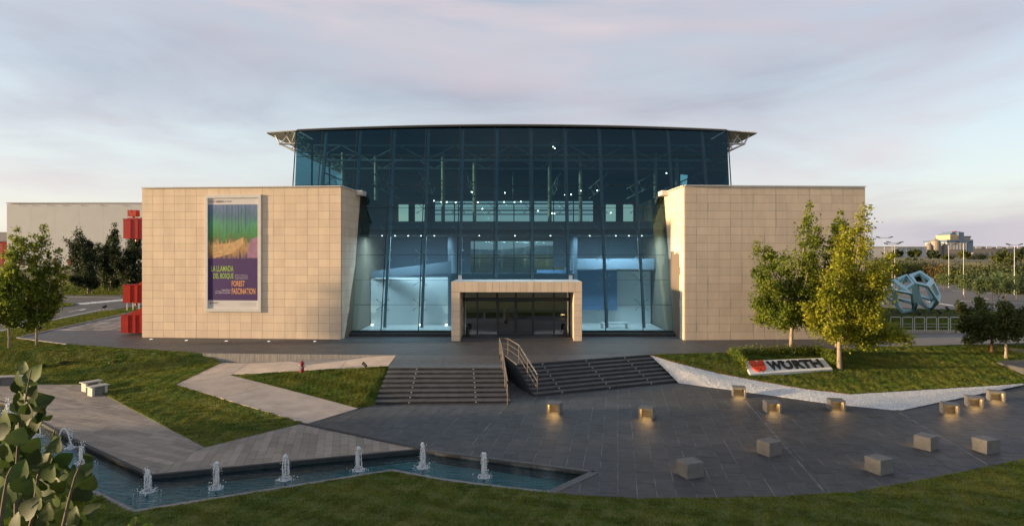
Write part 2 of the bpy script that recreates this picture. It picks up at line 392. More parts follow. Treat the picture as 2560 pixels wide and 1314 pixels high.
# plaza
plaza_poly = xy([(766, 1059), (895, 1020.5), (937, 1011)]) + [(-6.85, 36.9), (8.5, 37.0)] + xy([(1697, 956), (1833, 975), (2070, 1008), (2246, 1026), (2560, 961), (2900, 925), (2900, 1080), (2560, 1146), (2288, 1201), (2137, 1228), (1923, 1240), (1750, 1243.6), (1600, 1243.6), (1449, 1237), (1375, 1229), (1489, 1178), (1061, 1122)])
plaza = sheet('plaza', plaza_poly, -.007, 'basaltjoint', .5)
PA = R(80)
cells = pave(plaza_poly, .60, 1.0, PA, .5, .013)
def hidden(q):
    x, y = cent(q); return (-6.7 < x < -.6 and y > 31) or (x > 0.2 and y > 33.2 + (x - .3) * .43 and x < 9)
cells = [q for q in cells if not hidden(q)]
lay(cells, 'paver', 'basalt', plaza, 0, .03, 300, seen, 'plaza_pavers')
for (a, b, c, d) in ((1863, 1000, 2066, 1234), (2248, 1030, 2470, 1160), (1268, 1012, 1180, 1110)):   # lime-stained movement joints
    p, q = P(a, b), P(c, d); dv = (Vector(q) - Vector(p)).normalized(); n = Vector((-dv.y, dv.x, 0)) * .035
    MB().prism([tuple((Vector(p) + n)[:2]), tuple((Vector(p) - n)[:2]), tuple((Vector(q) - n)[:2]), tuple((Vector(q) + n)[:2])], -.005, .006).build('movement_joint', 'pale', plaza)

# stone plank deck left of the plaza
deck_poly = xy([(753, 1058), (1047, 1121), (376, 1186), (172, 1091), (110, 1058), (39, 1013), (0, 1003), (-250, 948), (-250, 926), (0, 953), (94, 958.5), (211, 960), (260, 985), (512, 1116)])
deck = sheet('deck', deck_poly, -.007, 'plankjoint', .5)
kink0, kink1 = P(512, 1116), P(376, 1186)
def side(p): return (kink1[0] - kink0[0]) * (p[1] - kink0[1]) - (kink1[1] - kink0[1]) * (p[0] - kink0[0])
right_deck = xy([(753, 1058), (1047, 1121), (376, 1186), (512, 1116)])
left_deck = xy([(376, 1186), (172, 1091), (110, 1058), (39, 1013), (0, 1003), (-250, 948), (-250, 926), (0, 953), (94, 958.5), (211, 960), (260, 985), (512, 1116)])
dc = pave(right_deck, .30, 1.3, math.atan2(-3.3, .9), .5, .005, rnd=1) + pave(left_deck, .30, 1.5, math.atan2(-2.3, 4.9), .5, .005, rnd=1)
lay(dc, 'plank', 'plank', deck, 0, .03, 300, seen, 'deck_planks')
strip_path([P(748, 1057)[:2], P(1052, 1122)[:2]], .16, -.02, .035, 'stepdark', 'edge_strip', plaza)

# pool
pool_poly = xy([(376, 1186), (172, 1091), (110, 1058), (39, 1013), (0, 1003), (-250, 948), (-250, 1002), (0, 1115), (137, 1182), (332, 1278), (980, 1175), (1101, 1198), (1268, 1219), (1375, 1230), (1489, 1178), (1054, 1121)])
b = MB(); n = len(pool_poly)
tri = tessellate_polygon([[Vector((*p, 0)) for p in pool_poly]])
b.add([(*p, -.48) for p in pool_poly], [tuple(t) for t in tri])
pool = b.build('pool_basin', 'teal', None, 'structure')
b = MB()
for i in range(n):
    a, c = pool_poly[i], pool_poly[(i + 1) % n]
    b.add([(*a, -.48), (*c, -.48), (*c, -.01), (*a, -.01)], [(0, 1, 2, 3)])
b.build('pool_wall', mat('pool_wall_stone', (.035, .045, .048), .6, .3, 4), pool)
wb = MB(); wb.add([(*p, -.16) for p in pool_poly], [tuple(t) for t in tri]); 
wb.build('pool_water', 'water', None, 'structure')
strip_path([(*P(*p)[:2],) for p in ((1375, 1231), (1489, 1178.5))], .30, -.05, .012, 'step', 'pool_coping', plaza)
strip_path([(*P(*p)[:2],) for p in ((1489, 1178), (1054, 1121.5))], .14, -.05, .012, 'step', 'pool_coping', plaza)
strip_path([(*P(*p)[:2],) for p in ((1054, 1121), (376, 1186), (172, 1091), (110, 1058), (39, 1013), (0, 1003), (-250, 948))], .12, -.05, .010, 'stepdark', 'pool_coping', deck)
strip_path([(*P(*p)[:2],) for p in ((-250, 1003), (0, 1116), (137, 1183), (332, 1279), (980, 1176), (1101, 1199), (1268, 1220), (1375, 1231))], .16, -.2, .035, 'kerb', 'pool_kerb', pool)

# lawns: sloping sheets with blades
def lawn(name, pts, nblade, label, hmin=.03, hmax=.075, wid=.016, far=60, near=14.5, mow=.55, over=3):
    pts = [p if len(p) == 3 and p[1] < 200 and abs(p[0]) < 200 and False else p for p in pts]
    W = [P(*p) if p[-1] != 'w' else p[:3] for p in pts]
    tri = tessellate_polygon([[Vector((p[0], p[1], 0)) for p in W]])
    b = MB().prism([(p[0], p[1], p[2]) for p in W], -.5, 0)
    o = b.build(name, 'grass', None, 'structure')
    T = []
    for t in tri:
        a, c, d = [np.array(W[i]) for i in t]; T.append((a, c, d))
    ar = np.array([.5 * abs((c - a)[0] * (d - a)[1] - (c - a)[1] * (d - a)[0]) for a, c, d in T])
    A = np.array([t[0] for t in T]); C = np.array([t[1] for t in T]); D = np.array([t[2] for t in T])
    k = rng.choice(len(T), nblade * over, p=ar / ar.sum()); u = rng.random(len(k)); v = rng.random(len(k)); f = u + v > 1; u[f] = 1 - u[f]; v[f] = 1 - v[f]
    pt = A[k] + (C[k] - A[k]) * u[:, None] + (D[k] - A[k]) * v[:, None]
    ok = (pt[:, 1] > near) & (np.abs(pt[:, 0] / pt[:, 1]) < .9) & (pt[:, 1] < far)
    pt = pt[ok]; cl = np.zeros(len(pt))
    for k_ in range(14):
        a_ = rng.random() * 6.28; wl = rng.uniform(.14, 1.1); cl += np.sin((pt[:, 0] * np.cos(a_) + pt[:, 1] * np.sin(a_)) * 6.283 / wl + rng.random() * 6.28)
    cl = np.clip(.5 + cl / 7, 0, 1); keep = rng.random(len(pt)) < .5 + .5 * cl
    pt, cl = pt[keep][:nblade], cl[keep][:nblade]; m = len(pt)
    sc = np.clip(pt[:, 1] / 22, .8, 2.2)
    a = rng.random(m) * 6.283; h = rng.uniform(hmin, hmax, m) * (.55 + .6 * cl); wd = wid * sc
    dx, dy = np.cos(a) * wd, np.sin(a) * wd; lean = rng.normal(0, .5, (m, 2)) * h[:, None]; st_ = np.sign(np.sin((pt[:, 0] * .45 + pt[:, 1] * .9) * 6.283 / 1.3)) * mow; lean += np.stack([st_ * .35, st_ * .8], 1) * h[:, None]
    V = np.empty((m, 3, 3)); V[:, 0] = pt + np.stack([dx, dy, np.zeros(m) - .005], 1); V[:, 1] = pt - np.stack([dx, dy, np.zeros(m) + .005], 1)
    V[:, 2] = pt + np.stack([lean[:, 0], lean[:, 1], h], 1)
    me = np_mesh('grass_blades', V.reshape(-1, 3), np.arange(m * 3).reshape(-1, 3), 'blade')
    g = link_mesh('grass', me, None, 'stuff'); tag(g, label, 'grass')
    return o
lawn('lawn', [(-250, 1003.5, .03), (0, 1116.5, .03), (137, 1183.5, .03), (332, 1279.5, .03), (980, 1176.5, .03), (1101, 1199.5, .03), (1268, 1220.5, .03), (1375, 1231.5, .03), (1449, 1238, .02), (1600, 1245, .02), (1923, 1241.5, .02), (2137, 1229.5, .02), (2288, 1202.5, .02), (2560, 1147.5, .02), (2900, 1081, .02),
              (40, -6, .1, 'w'), (-40, -6, .1, 'w')], 340000, 'mown grass of the lawn in front of the pool and plaza', .035, .085, .011, over=12)
lawnA = [(-250, 872, 1.15), (43, 844.6, 1.22), (166, 860.6, 1.22), (509, 882.6, 1.22), (554, 906, .72), (440, 961, .5), (756, 1056, .02), (512, 1116, .02), (260, 985, .02), (211, 960, .03), (94, 958.5, .03), (0, 953, .03), (-250, 926, .03)]
lawn('lawn', lawnA, 150000, 'mown grass of the bank between terrace and plank deck', .035, .08, .016)
lawn('lawn', [(577, 937.6, .60), (970, 915, 1.14), (937, 1011, .02), (895, 1018.5, .02)], 60000, 'mown grass triangle between concrete path and steps', .035, .08, .016)
lawn('lawn', [(1626, 886, 1.22), (1825, 880.7, 1.22), (2089, 872.7, 1.22), (2239, 864.7, 1.22), (2560, 858, 1.2), (2900, 852, 1.2), (2900, 922, .3), (2560, 959, .12), (2126, 985, .17), (2013, 972, .22), (1886, 950, .32), (1788, 931, .49), (1690, 906, .92)],
     170000, 'mown grass slope around the letter sign', .035, .08, .018)
lawn('grass_verge', [(-120, 880, 1.2), (43, 844, 1.24), (239, 800, 1.24), (345, 776.5, 1.24), (338, 768, 1.24), (250, 779, 1.24), (130, 802, 1.24), (0, 830, 1.22), (-120, 856, 1.2)], 40000, 'sunlit grass verge between road and terrace', .04, .09, .02, 90)

# concrete ramp path, in slabs
path = MB().prism([P(*p) for p in ((992, 887, 1.24), (776, 900, .885), (660, 905, .77), (554, 906.5, .715), (440, 961, .50), (756, 1056, .015), (767, 1058.5, .015), (895, 1020, .015), (577, 937.6, .60), (745, 927, .84), (970.5, 915, 1.15))], -.6, -.012).build('path', 'kerb', None, 'structure')
segs = [((440, 961, .5), (551, 1000 - 5.6, .33), (682, 963 + .5, .40), (577, 937.6, .60)), ((551, 994.4, .33), (756, 1056, .015), (767, 1058.5, .015), (895, 1020, .015), (682, 963.5, .40)),
        ((440, 961, .5), (577, 937.6, .60), (622, 908, .745), (554, 906.5, .715)), ((577, 937.6, .60), (745, 927, .84), (795, 899, .90), (622, 908, .745)), ((745, 927, .84), (850, 921.5, .99), (872, 894.5, 1.03), (795, 899, .90)), ((850, 921.5, .99), (970.5, 915, 1.15), (992, 887, 1.24), (872, 894.5, 1.03))]
for s in segs:
    q = [Vector(P(*p)) for p in s]; c = sum(q, Vector()) / len(q)
    MB().prism([tuple(c + (p - c) * (1 - .025 / max(.5, (p - c).length))) for p in q], -.06, .012).build('concrete_slab', 'concrete', path)
# retaining wall below the terrace
rw = thing('retaining_wall', 'stained raw concrete retaining wall under the terrace edge beside the ramp', 'wall', P(700, 884.5, TZ))
wp = [P(509, 882, TZ), P(700, 884.3, TZ), P(850, 885.7, TZ), P(992, 887, TZ)]
for i in range(3):
    a, c = Vector(wp[i]), Vector(wp[i + 1]); d = (c - a).normalized(); n = Vector((d.y, -d.x, 0))
    MB().prism([tuple((a + d * .008)[:2]), tuple((c - d * .008)[:2]), tuple((c + n * .10 - d * .008)[:2]), tuple((a + n * .10 + d * .008)[:2])][::-1], .2, TZ - .004).build('wall_panel', 'rawconcrete', rw)

# white gravel bed
gup = [(1625, 887.5, 1.2), (1690, 907, .90), (1788, 932, .47), (1886, 951, .30), (2013, 973, .20), (2126, 986, .15), (2560, 960, .10)]
glo = [(2246, 1026, .015), (2070, 1008, .015), (1833, 975, .015), (1697, 957, .015)]
def resample(pts, n):
    q = [Vector(p) for p in pts]; ln = [0]
    for i in range(len(q) - 1): ln.append(ln[-1] + (q[i + 1] - q[i]).length)
    o = []
    for k in range(n):
        t = ln[-1] * k / (n - 1); i = max(j for j in range(len(q) - 1) if ln[j] <= t + 1e-9); o.append(q[i].lerp(q[i + 1], (t - ln[i]) / (ln[i + 1] - ln[i])))
    return o
gU = resample([P(*p) for p in gup], 40); gL = resample([P(*p) for p in glo[::-1] + [(2560, 961, .09)]], 40)
T = []; b = MB()
for i in range(39):
    mA, mB_ = (gU[i] + gL[i]) / 2 + Vector((0, 0, .05)), (gU[i + 1] + gL[i + 1]) / 2 + Vector((0, 0, .05))
    for q in ((gL[i], gL[i + 1], mB_, mA), (mA, mB_, gU[i + 1], gU[i])):
        b.add([tuple(v) for v in q], [(0, 1, 2, 3)]); T += [[np.array(q[k]) for k in (0, 1, 2)], [np.array(q[k]) for k in (0, 2, 3)]]
b.build('gravel_bed', 'gravelbed', None, 'structure', True)
ar = np.array([.5 * abs((c - a)[0] * (d - a)[1] - (c - a)[1] * (d - a)[0]) for a, c, d in T]); m = 40000
k = rng.choice(len(T), m, p=ar / ar.sum()); u = rng.random(m); v = rng.random(m); f = u + v > 1; u[f] = 1 - u[f]; v[f] = 1 - v[f]
A = np.array([t[0] for t in T]); C = np.array([t[1] for t in T]); D = np.array([t[2] for t in T])
pt = A[k] + (C[k] - A[k]) * u[:, None] + (D[k] - A[k]) * v[:, None]
s = rng.uniform(.018, .05, (m, 1, 1)); base = np.array([[1, 0, 0], [-.5, .87, 0], [-.5, -.87, 0], [0, 0, 1.0]])
V = pt[:, None] + base[None] * s * rng.uniform(.6, 1.2, (m, 4, 3)); an = rng.random(m) * 6.28
dx = V - pt[:, None]; V[..., 0] = pt[:, None, 0] + dx[..., 0] * np.cos(an)[:, None] - dx[..., 1] * np.sin(an)[:, None]; V[..., 1] = pt[:, None, 1] + dx[..., 0] * np.sin(an)[:, None] + dx[..., 1] * np.cos(an)[:, None]
idx = (np.arange(m) * 4)[:, None, None] + np.array([[0, 1, 3], [1, 2, 3], [2, 0, 3]])[None]
tag(link_mesh('gravel', np_mesh('gravel', V.reshape(-1, 3), idx.reshape(-1, 3), 'pebble'), None, 'stuff'), 'loose white gravel between plaza and sloping lawn', 'gravel')
strip_path([(P(*p)[0], P(*p)[1], P(*p)[2]) for p in [(q[0], q[1] - 1.2, q[2] + .02) for q in gup[:6]]], .12, -.1, .025, 'soil', 'soil_edge', None, 'structure')

# ------------------------------------------------------------------ steps
def steps(label, top0, top1, bot0, bot1, n, landing, lights):
    root = thing('entrance_steps', label, 'steps', ((bot0[0] + bot1[0]) / 2, (bot0[1] + bot1[1]) / 2, 0))
    t0, t1, b0, b1 = map(Vector, (top0, top1, bot0, bot1)); core = MB(); H = TZ / n
    back0, back1 = [Vector(p) for p in landing]
    for i in range(n):                                 # i = 0 the landing level, then n-1 treads
        z = TZ - i * H
        f0 = t0.lerp(b0, i / (n - 1)); f1 = t1.lerp(b1, i / (n - 1))
        r0 = back0 if i == 0 else t0.lerp(b0, (i - 1) / (n - 1)); r1 = back1 if i == 0 else t1.lerp(b1, (i - 1) / (n - 1))
        fw = ((f0 - r0) + (f1 - r1)).normalized()
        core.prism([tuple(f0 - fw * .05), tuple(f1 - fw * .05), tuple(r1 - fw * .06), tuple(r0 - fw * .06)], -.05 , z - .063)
        L_ = (f1 - f0).length; ns = max(1, round(L_ / (2.1 if i else 3.0)))
        cuts = [0] + sorted(min(.97, max(.03, (k + random.uniform(-.18, .18)) / ns)) for k in range(1, ns)) + [1]
        for k in range(len(cuts) - 1):
            a, c = cuts[k] + .0008, cuts[k + 1] - .0008
            MB().prism([tuple(f0.lerp(f1, a)), tuple(f0.lerp(f1, c)), tuple(r1.lerp(r0, 1 - c) - fw * .035), tuple(r0.lerp(r1, a) - fw * .035)] if i else
                       [tuple(f0.lerp(f1, a)), tuple(f0.lerp(f1, c)), tuple(r0.lerp(r1, c)), tuple(r0.lerp(r1, a))], z - .06, z + (.004 if i == 0 else 0)).build('tread', 'step', root)
        for s in lights:
            p = f0.lerp(f1, s) - fw * .04
            MB().lathe([(.035, -.01), (.035, .0)], (0, 0, 0), 8).mesh
            dv = fw * .03; MB().bar((p.x, p.y, z - H * .55), (p.x + dv.x, p.y + dv.y, z - H * .55), .07, .05).build('step_light', 'slab', root)
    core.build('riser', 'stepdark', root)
    return root
steps('wide straight flight of dark basalt steps with eight risers beside the lawn triangle', P(970, 918, TZ)[:2], P(1256.5, 918, TZ)[:2], P(937, 1010)[:2], P(1276, 1007)[:2], 8,
      (P(992, 887.3, TZ)[:2], P(1247, 887.3, TZ)[:2]), (.25, .745))
steps('angled flight of dark basalt steps ending at the white gravel', P(1292, 910, TZ)[:2], P(1624, 885.4, TZ)[:2], P(1335, 990.7)[:2], P(1695, 954.5)[:2], 8,
      (P(1262, 887.3, TZ)[:2], P(1640, 884.2, TZ)[:2]), (.18, .5, .8))
# handrail round the wedge between the two flights
hr = thing('handrail', 'bronze metal handrail looping around the gap between the two flights of steps', 'handrail', P(1256, 884, TZ))
p0, p1, p2 = Vector(P(1249, 885, TZ)), Vector(P(1256, 921, TZ)), Vector(P(1269, 1011))
q0, q1, q2 = Vector(P(1270, 886.5, TZ)), Vector(P(1297, 906.5, TZ)), Vector(P(1343.5, 989, 0))
up = Vector((0, 0, 1.0))
MB().tube([p2 + up * 1.15, p1 + up * 1.02, p0 + up, q0 + up, q1 + up * 1.02, q2 + up * 1.12], .032).build('top_rail', 'rail', hr)
for hh in (.35, .68):
    MB().tube([p2 + up * hh * 1.15, p1 + up * hh, p0 + up * hh, q0 + up * hh, q1 + up * hh, q2 + up * hh * 1.12], .016).build('mid_rail', 'rail', hr)
for p in (p0, p1.lerp(p0, .45), p1, p1.lerp(p2, .5), p2, q0, q1.lerp(q0, .0), q1.lerp(q2, .5), q2):
    MB().tube([p - up * .05, p + up * 1.03], .026).build('rail_post', 'rail', hr)

# ------------------------------------------------------------------ the museum
MUS = thing('museum_building', 'stone and glass museum building with leaning glass hall between two limestone wings', 'museum', (0, 46, TZ))
WZ = 12.40                                             # wing top
def G(z): return 46.0 + .25 * (z - 1.65)               # y of the leaning glass at height z
def wall_tiles(parent, a, b, poly, org_z, wd, ln, stat, stagger=0.0, out=.03):
    """limestone panels on the vertical plane through a->b; poly in (u, z)"""
    a = Vector((*a, 0)); b = Vector((*b, 0)); d = (b - a).normalized(); n = Vector((d.y, -d.x, 0))
    for q in pave(poly, wd, ln, 0, stagger, .007, 0, (0, org_z)):
        stat.append((parent, a, d, n, q, out))
def put_tiles(stat, limit, many_parent):
    def sz(t):
        c = cent(t[4]); p = t[1] + t[2] * c[0]
        ang = abs(t[3].normalized().dot(Vector((p.x, p.y, 0)).normalized())); return abs(parea(t[4])) * ang / p.length ** 2
    rest = {}
    for i, t in enumerate(sorted(stat, key=sz, reverse=True)):
        par, a, d, n, q, o = t; k = len(q); j = random.uniform(-.003, .003)
        vs = [tuple(a + d * u + n * .002 + Vector((0, 0, z))) for u, z in q] + [tuple(a + d * u + n * (o + j) + Vector((0, 0, z))) for u, z in q]
        ccw = parea(q) > 0
        fs = [tuple(range(k, 2 * k))] + [(m_, (m_ + 1) % k, (m_ + 1) % k + k, m_ + k) for m_ in range(k)]
        if not ccw: fs = [f[::-1] for f in fs]
        if i < limit: MB().add(vs, fs).build('stone_tile', 'stone', par)
        else: rest.setdefault(par.name, (par, MB()))[1].add(vs, fs)
    for par, b in rest.values(): b.build('stone_tiles', 'stone', par, 'stuff')

LA, LB, LC = (-27.7, 44.95), (-12.5, 43.9), (-12.32, 0)
RA, RB = (12.52, 43.5), (26.0, 44.2)
stat = []
def wing(a, b, left):
    inner = b if left else a; ix = -12.32 if left else 12.36
    q = [a, b, (b[0] + (0 if not left else .18), 60), (a[0] - (.16 if not left else 0), 60)]
    bb = MB()
    if left: ring_b = [(a[0], a[1]), (b[0], b[1]), (ix, G(TZ) + .3), (ix, 60), (a[0], 60)]; ring_t = [(a[0], a[1]), (b[0], b[1]), (ix, G(WZ) + .3), (ix, 60), (a[0], 60)]
    else: ring_b = [(a[0], a[1]), (b[0], b[1]), (b[0], 60), (ix, 60), (ix, G(TZ) + .3)]; ring_t = [(a[0], a[1]), (b[0], b[1]), (b[0], 60), (ix, 60), (ix, G(WZ) + .3)]
    k = 5
    bb.add([(*p, TZ - .05) for p in ring_b] + [(*p, WZ - .05) for p in ring_t], [tuple(range(k, 2 * k)), tuple(range(k))[::-1]] + [(i, (i + 1) % k, (i + 1) % k + k, i + k) for i in range(k)])
    o = bb.build('stone_wing', 'joint', MUS)
    Lf = (Vector(b) - Vector(a)).length
    wall_tiles(o, a, b, [(0, TZ), (Lf, TZ), (Lf, WZ - .02), (0, WZ - .02)], WZ - .02, .586, Lf / 18 if left else Lf / 16, stat)
    if left:
        r0, r1 = b, (ix, G(WZ)); Lr = (Vector(r1) - Vector(r0)).length; Lbot = G(TZ) - b[1]
        wall_tiles(o, r0, r1, [(0.03, TZ), (Lbot - .02, TZ), (Lr - .02, WZ - .02), (0.03, WZ - .02)], WZ - .02, .586, .92, stat)
    else:
        r0, r1 = (ix, G(WZ)), a; Lr = (Vector(r1) - Vector(r0)).length; Lbot = G(TZ) - a[1]
        wall_tiles(o, r0, r1, [(Lr - Lbot + .02, TZ), (Lr - .03, TZ), (Lr - .03, WZ - .02), (0.02, WZ - .02)], WZ - .02, .586, .92, stat)
    # metal coping
    if left: cp = [a, b, (ix, G(WZ) - .15)]
    else: cp = [(ix, G(WZ) - .15), a, b]
    strip_path(cp, .30, WZ, WZ + .075, 'coping', 'coping', o)
    return o
wl = wing(LA, LB, True); wr = wing(RA, RB, False)
for sgn, ix in ((-1, -12.32), (1, 12.36)):             # light upstand where wing meets the glass
    MB().box(min(ix, ix - sgn * .5), max(ix, ix - sgn * .5), G(WZ) - 1.3, G(WZ) + .1, WZ - .25, WZ + .12).build('upstand', 'coping', MUS)

# entrance portal
por = MB()
PX0, PX1, PY0, PZ1 = -4.36, 5.02, 43.06, 5.47
por.box(PX0, PX0 + .62, PY0, G(3) - .1, TZ - .03, PZ1 - .72).box(PX1 - .56, PX1, PY0, G(3) - .1, TZ - .03, PZ1 - .72).box(PX0, PX1, PY0, G(5) - .05, PZ1 - .72, PZ1)
portal = por.build('entrance_portal', 'joint', MUS)
for a, b, poly, wd, ln in (((PX0, PY0), (PX1, PY0), [(0, PZ1 - .72), (9.38, PZ1 - .72), (9.38, PZ1 + .03), (0, PZ1 + .03)], .75, .494), ((PX0, PY0), (PX1, PY0), [(0, TZ), (.62, TZ), (.62, PZ1 - .73), (0, PZ1 - .73)], .445, .62), ((PX0, PY0), (PX1, PY0), [(8.82, TZ), (9.38, TZ), (9.38, PZ1 - .73), (8.82, PZ1 - .73)], .445, 9.38 - 8.82 + 8.82),
                           ((PX1 - .56, G(3) - .1), (PX1 - .56, PY0), [(0, TZ), (G(3) - .1 - PY0, TZ), (G(3) - .1 - PY0, PZ1 - .74), (0, PZ1 - .74)], .445, .62), ((PX0 + .62, PY0), (PX0 + .62, G(3) - .1), [(0, TZ), (3, TZ), (3, PZ1 - .74), (0, PZ1 - .74)], .445, .62)):
    wall_tiles(portal, a, b, poly, PZ1 + .03 if wd == .75 else PZ1 - .73, wd, ln, stat)
put_tiles(stat, 300, MUS)
for i in range(19):                                    # slabs on the portal roof
    x0 = PX0 + .494 * i; MB().box(x0 + .006, min(PX1, x0 + .494) - .006, PY0 + .01, G(5.4) - .08, PZ1 + .002, PZ1 + .036).build('roof_slab', 'coping', portal)
for x in (PX0 + .3, PX1 - .45): MB().box(x - .12, x + .12, G(5.7) - .5, G(5.7) - .05, PZ1 + .03, PZ1 + .36).build('roof_upstand', 'coping', portal)
MB().box(PX0 + .62, PX1 - .56, PY0 + .25, 46.2, TZ, TZ + .13).build('threshold', 'terrace', portal)
DY = 45.55; dz0, dz1 = TZ + .13, 3.93
for x in (-3.64, -2.62, -1.10, .30, 1.63, 3.18, 4.36):
    MB().box(x - .055, x + .055, DY - .05, DY + .07, dz0, PZ1 - .73).build('door_post', 'frame', portal)
MB().box(PX0 + .65, PX1 - .58, DY - .14, DY + .10, dz1, dz1 + .26).build('door_header', 'frame', portal)
xs = (-3.64, -2.62, -1.10, .30, 1.63, 3.18, 4.36)
for i in range(6):
    x0, x1 = xs[i] + .06, xs[i + 1] - .06
    if i in (2, 3):
        d_ = MB().box(x0, x0 + .06, DY - .02, DY + .03, dz0, dz1).box(x1 - .06, x1, DY - .02, DY + .03, dz0, dz1).box(x0 + .06, x1 - .06, DY - .02, DY + .03, dz0, dz0 + .12).box(x0 + .06, x1 - .06, DY - .02, DY + .03, dz1 - .07, dz1 - .002).build('door', 'frame', portal)
        MB().box(x0 + .06, x1 - .06, DY, DY + .012, dz0 + .12, dz1 - .07).build('door_pane', 'glassdoor', d_)
    else:
        MB().box(x0, x1, DY, DY + .012, dz0, dz1).build('side_pane', 'glassdoor', portal)
    MB().box(x0, x1, DY, DY + .012, dz1 + .26, PZ1 - .74).build('transom_pane', 'glassdoor', portal)
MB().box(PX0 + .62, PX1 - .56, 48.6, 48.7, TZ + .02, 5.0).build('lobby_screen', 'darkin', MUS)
MB().box(-1.1, 1.7, 46.1, 47.6, TZ + .13, TZ + .142).build('door_mat', 'black', MUS)

# plinth below the glass
MB().box(-12.3, PX0, 45.35, 46.1, TZ - .02, 1.50).build('plinth', 'stepdark', MUS)
MB().box(PX1, 12.34, 45.35, 46.1, TZ - .02, 1.50).build('plinth', 'stepdark', MUS)
MB().box(-12.3, PX0, 45.72, 46.05, 1.50, 1.64).build('sill', 'steel', MUS); MB().box(PX1, 12.34, 45.72, 46.05, 1.50, 1.64).build('sill', 'steel', MUS)

# leaning glass hall: panes, mullions, transoms, posts, clamps
XM = [-17.62, -15.78, -12.91, -10.04, -7.17, -4.30, -1.43, 1.44, 4.31, 7.18, 10.05, 12.92, 15.79, 17.62]
ZR = [1.65, 3.57, 5.48, 7.42, 9.33, 11.22, 13.10, 15.50]
def topz(x): return 18.20 - .43 * (x / 17.9) ** 2
def edge(x, z): return x + (math.copysign(.38 * (z - 13) / 5.0, x) if abs(x) > 17 else 0)
def gp(x, z, off=0): return Vector((edge(x, z), G(z) + off * .97, z - off * -.24))
for i in range(len(XM) - 1):
    for j in range(len(ZR)):
        x0, x1 = XM[i], XM[i + 1]; z0 = ZR[j]
        if z0 < 10.9 and (i < 2 or i > len(XM) - 4): continue
        za, zb = (ZR[j + 1], ZR[j + 1]) if j + 1 < len(ZR) else (topz(x0), topz(x1))
        e = .012
        if j < 2 and 5 <= i <= 7:                       # behind the portal
            continue
        vs = [gp(x0 + e, z0 + e), gp(x1 - e, z0 + e), gp(x1 - e, zb - e), gp(x0 + e, za - e)]
        MB().add(vs, [(0, 1, 2, 3)]).build('pane', 'glass', MUS)
for x in XM:
    zb = 1.65 if abs(x) < 12 else 11.0
    if abs(x) < 5: zb = 5.5
    MB().bar(gp(x, zb, -.01), gp(x, topz(x), -.01), .075, .03).build('mullion', 'steel', MUS)
    if abs(x) < 17: MB().bar(gp(x + .18, max(zb, 1.65), .55), gp(x + .18, topz(x) - .2, .55), .22, .26).build('steel_post', 'post', MUS)
for j, z in enumerate(ZR):
    xa = 12.3 if z < 12.5 else 17.62
    if z < 5: 
        for a, b in ((-xa, PX0), (PX1, xa)): MB().bar(gp(a, z, -.008), gp(b, z, -.008), .06, .026).build('transom', 'steel', MUS)
    else: MB().bar(gp(-xa, z, -.008), gp(xa, z, -.008), .06, .026).build('transom', 'steel', MUS)
b = MB()
for sx, sz in ((-1, -1), (1, -1), (-1, 1), (1, 1)):
    b.bar((0, .30, 0), (sx * .46, .03, sz * .40), .03).lathe([(.05, -.04), (.05, .04)], (sx * .46, .05, sz * .40), 6)
clamp = b.mesh('glass_clamp', 'pole')
for x in XM[3:-3]:
    for z in ZR[1:6]:
        if z < 5.6 and -4.5 < x < 5: continue
        inst('glass_clamp', clamp, Matrix.Translation(gp(x, z, .03)) @ Matrix.Rotation(R(-14), 4, 'X'), MUS)
# side glass returns and rear
for sg in (-1, 1):
    x = sg * 17.62
    ys = [0, .2, .45, .7, 1]
    for k in range(4):
        def sp(z, t): return Vector((edge(x, z), G(z) + (70 - G(z)) * t, z))
        for z0, z1 in ((12.3, 15.5), (15.5, 17.75)):
            MB().add([sp(z0, ys[k] + .002), sp(z0, ys[k + 1] - .002), sp(z1, ys[k + 1] - .002), sp(z1, ys[k] + .002)], [(0, 1, 2, 3)]).build('side_pane', 'glass', MUS)
    for t in ys[1:]: MB().bar(sp(12.3, t), sp(17.7, t), .12).build('side_post', 'steel', MUS)
    MB().bar(gp(x, 11, 0), gp(x, topz(x), 0), .07).build('corner_post', 'steel', MUS)
# vaulted roof with glazed overhang at both sides
b = MB(); N = 18; prof = [(-17.9 + 35.8 * i / N) for i in range(N + 1)]
for t, (dz0_, dz1_) in enumerate(((.05, .11),)):
    vs = []
    for y in (G(18) - .12, 72.0):
        for x in prof: vs.append((x, y, topz(x) + dz1_))
        for x in prof: vs.append((x, y, topz(x) + dz0_))
    n1 = N + 1
    for i in range(N):
        b_ = [(i, i + 1, 2 * n1 + i + 1, 2 * n1 + i), (n1 + i + 1, n1 + i, 3 * n1 + i, 3 * n1 + i + 1), (n1 + i, n1 + i + 1, i + 1, i)]
        b.f += b_
    b.v += vs
roof = b.build('roof', 'roofgrey', MUS)
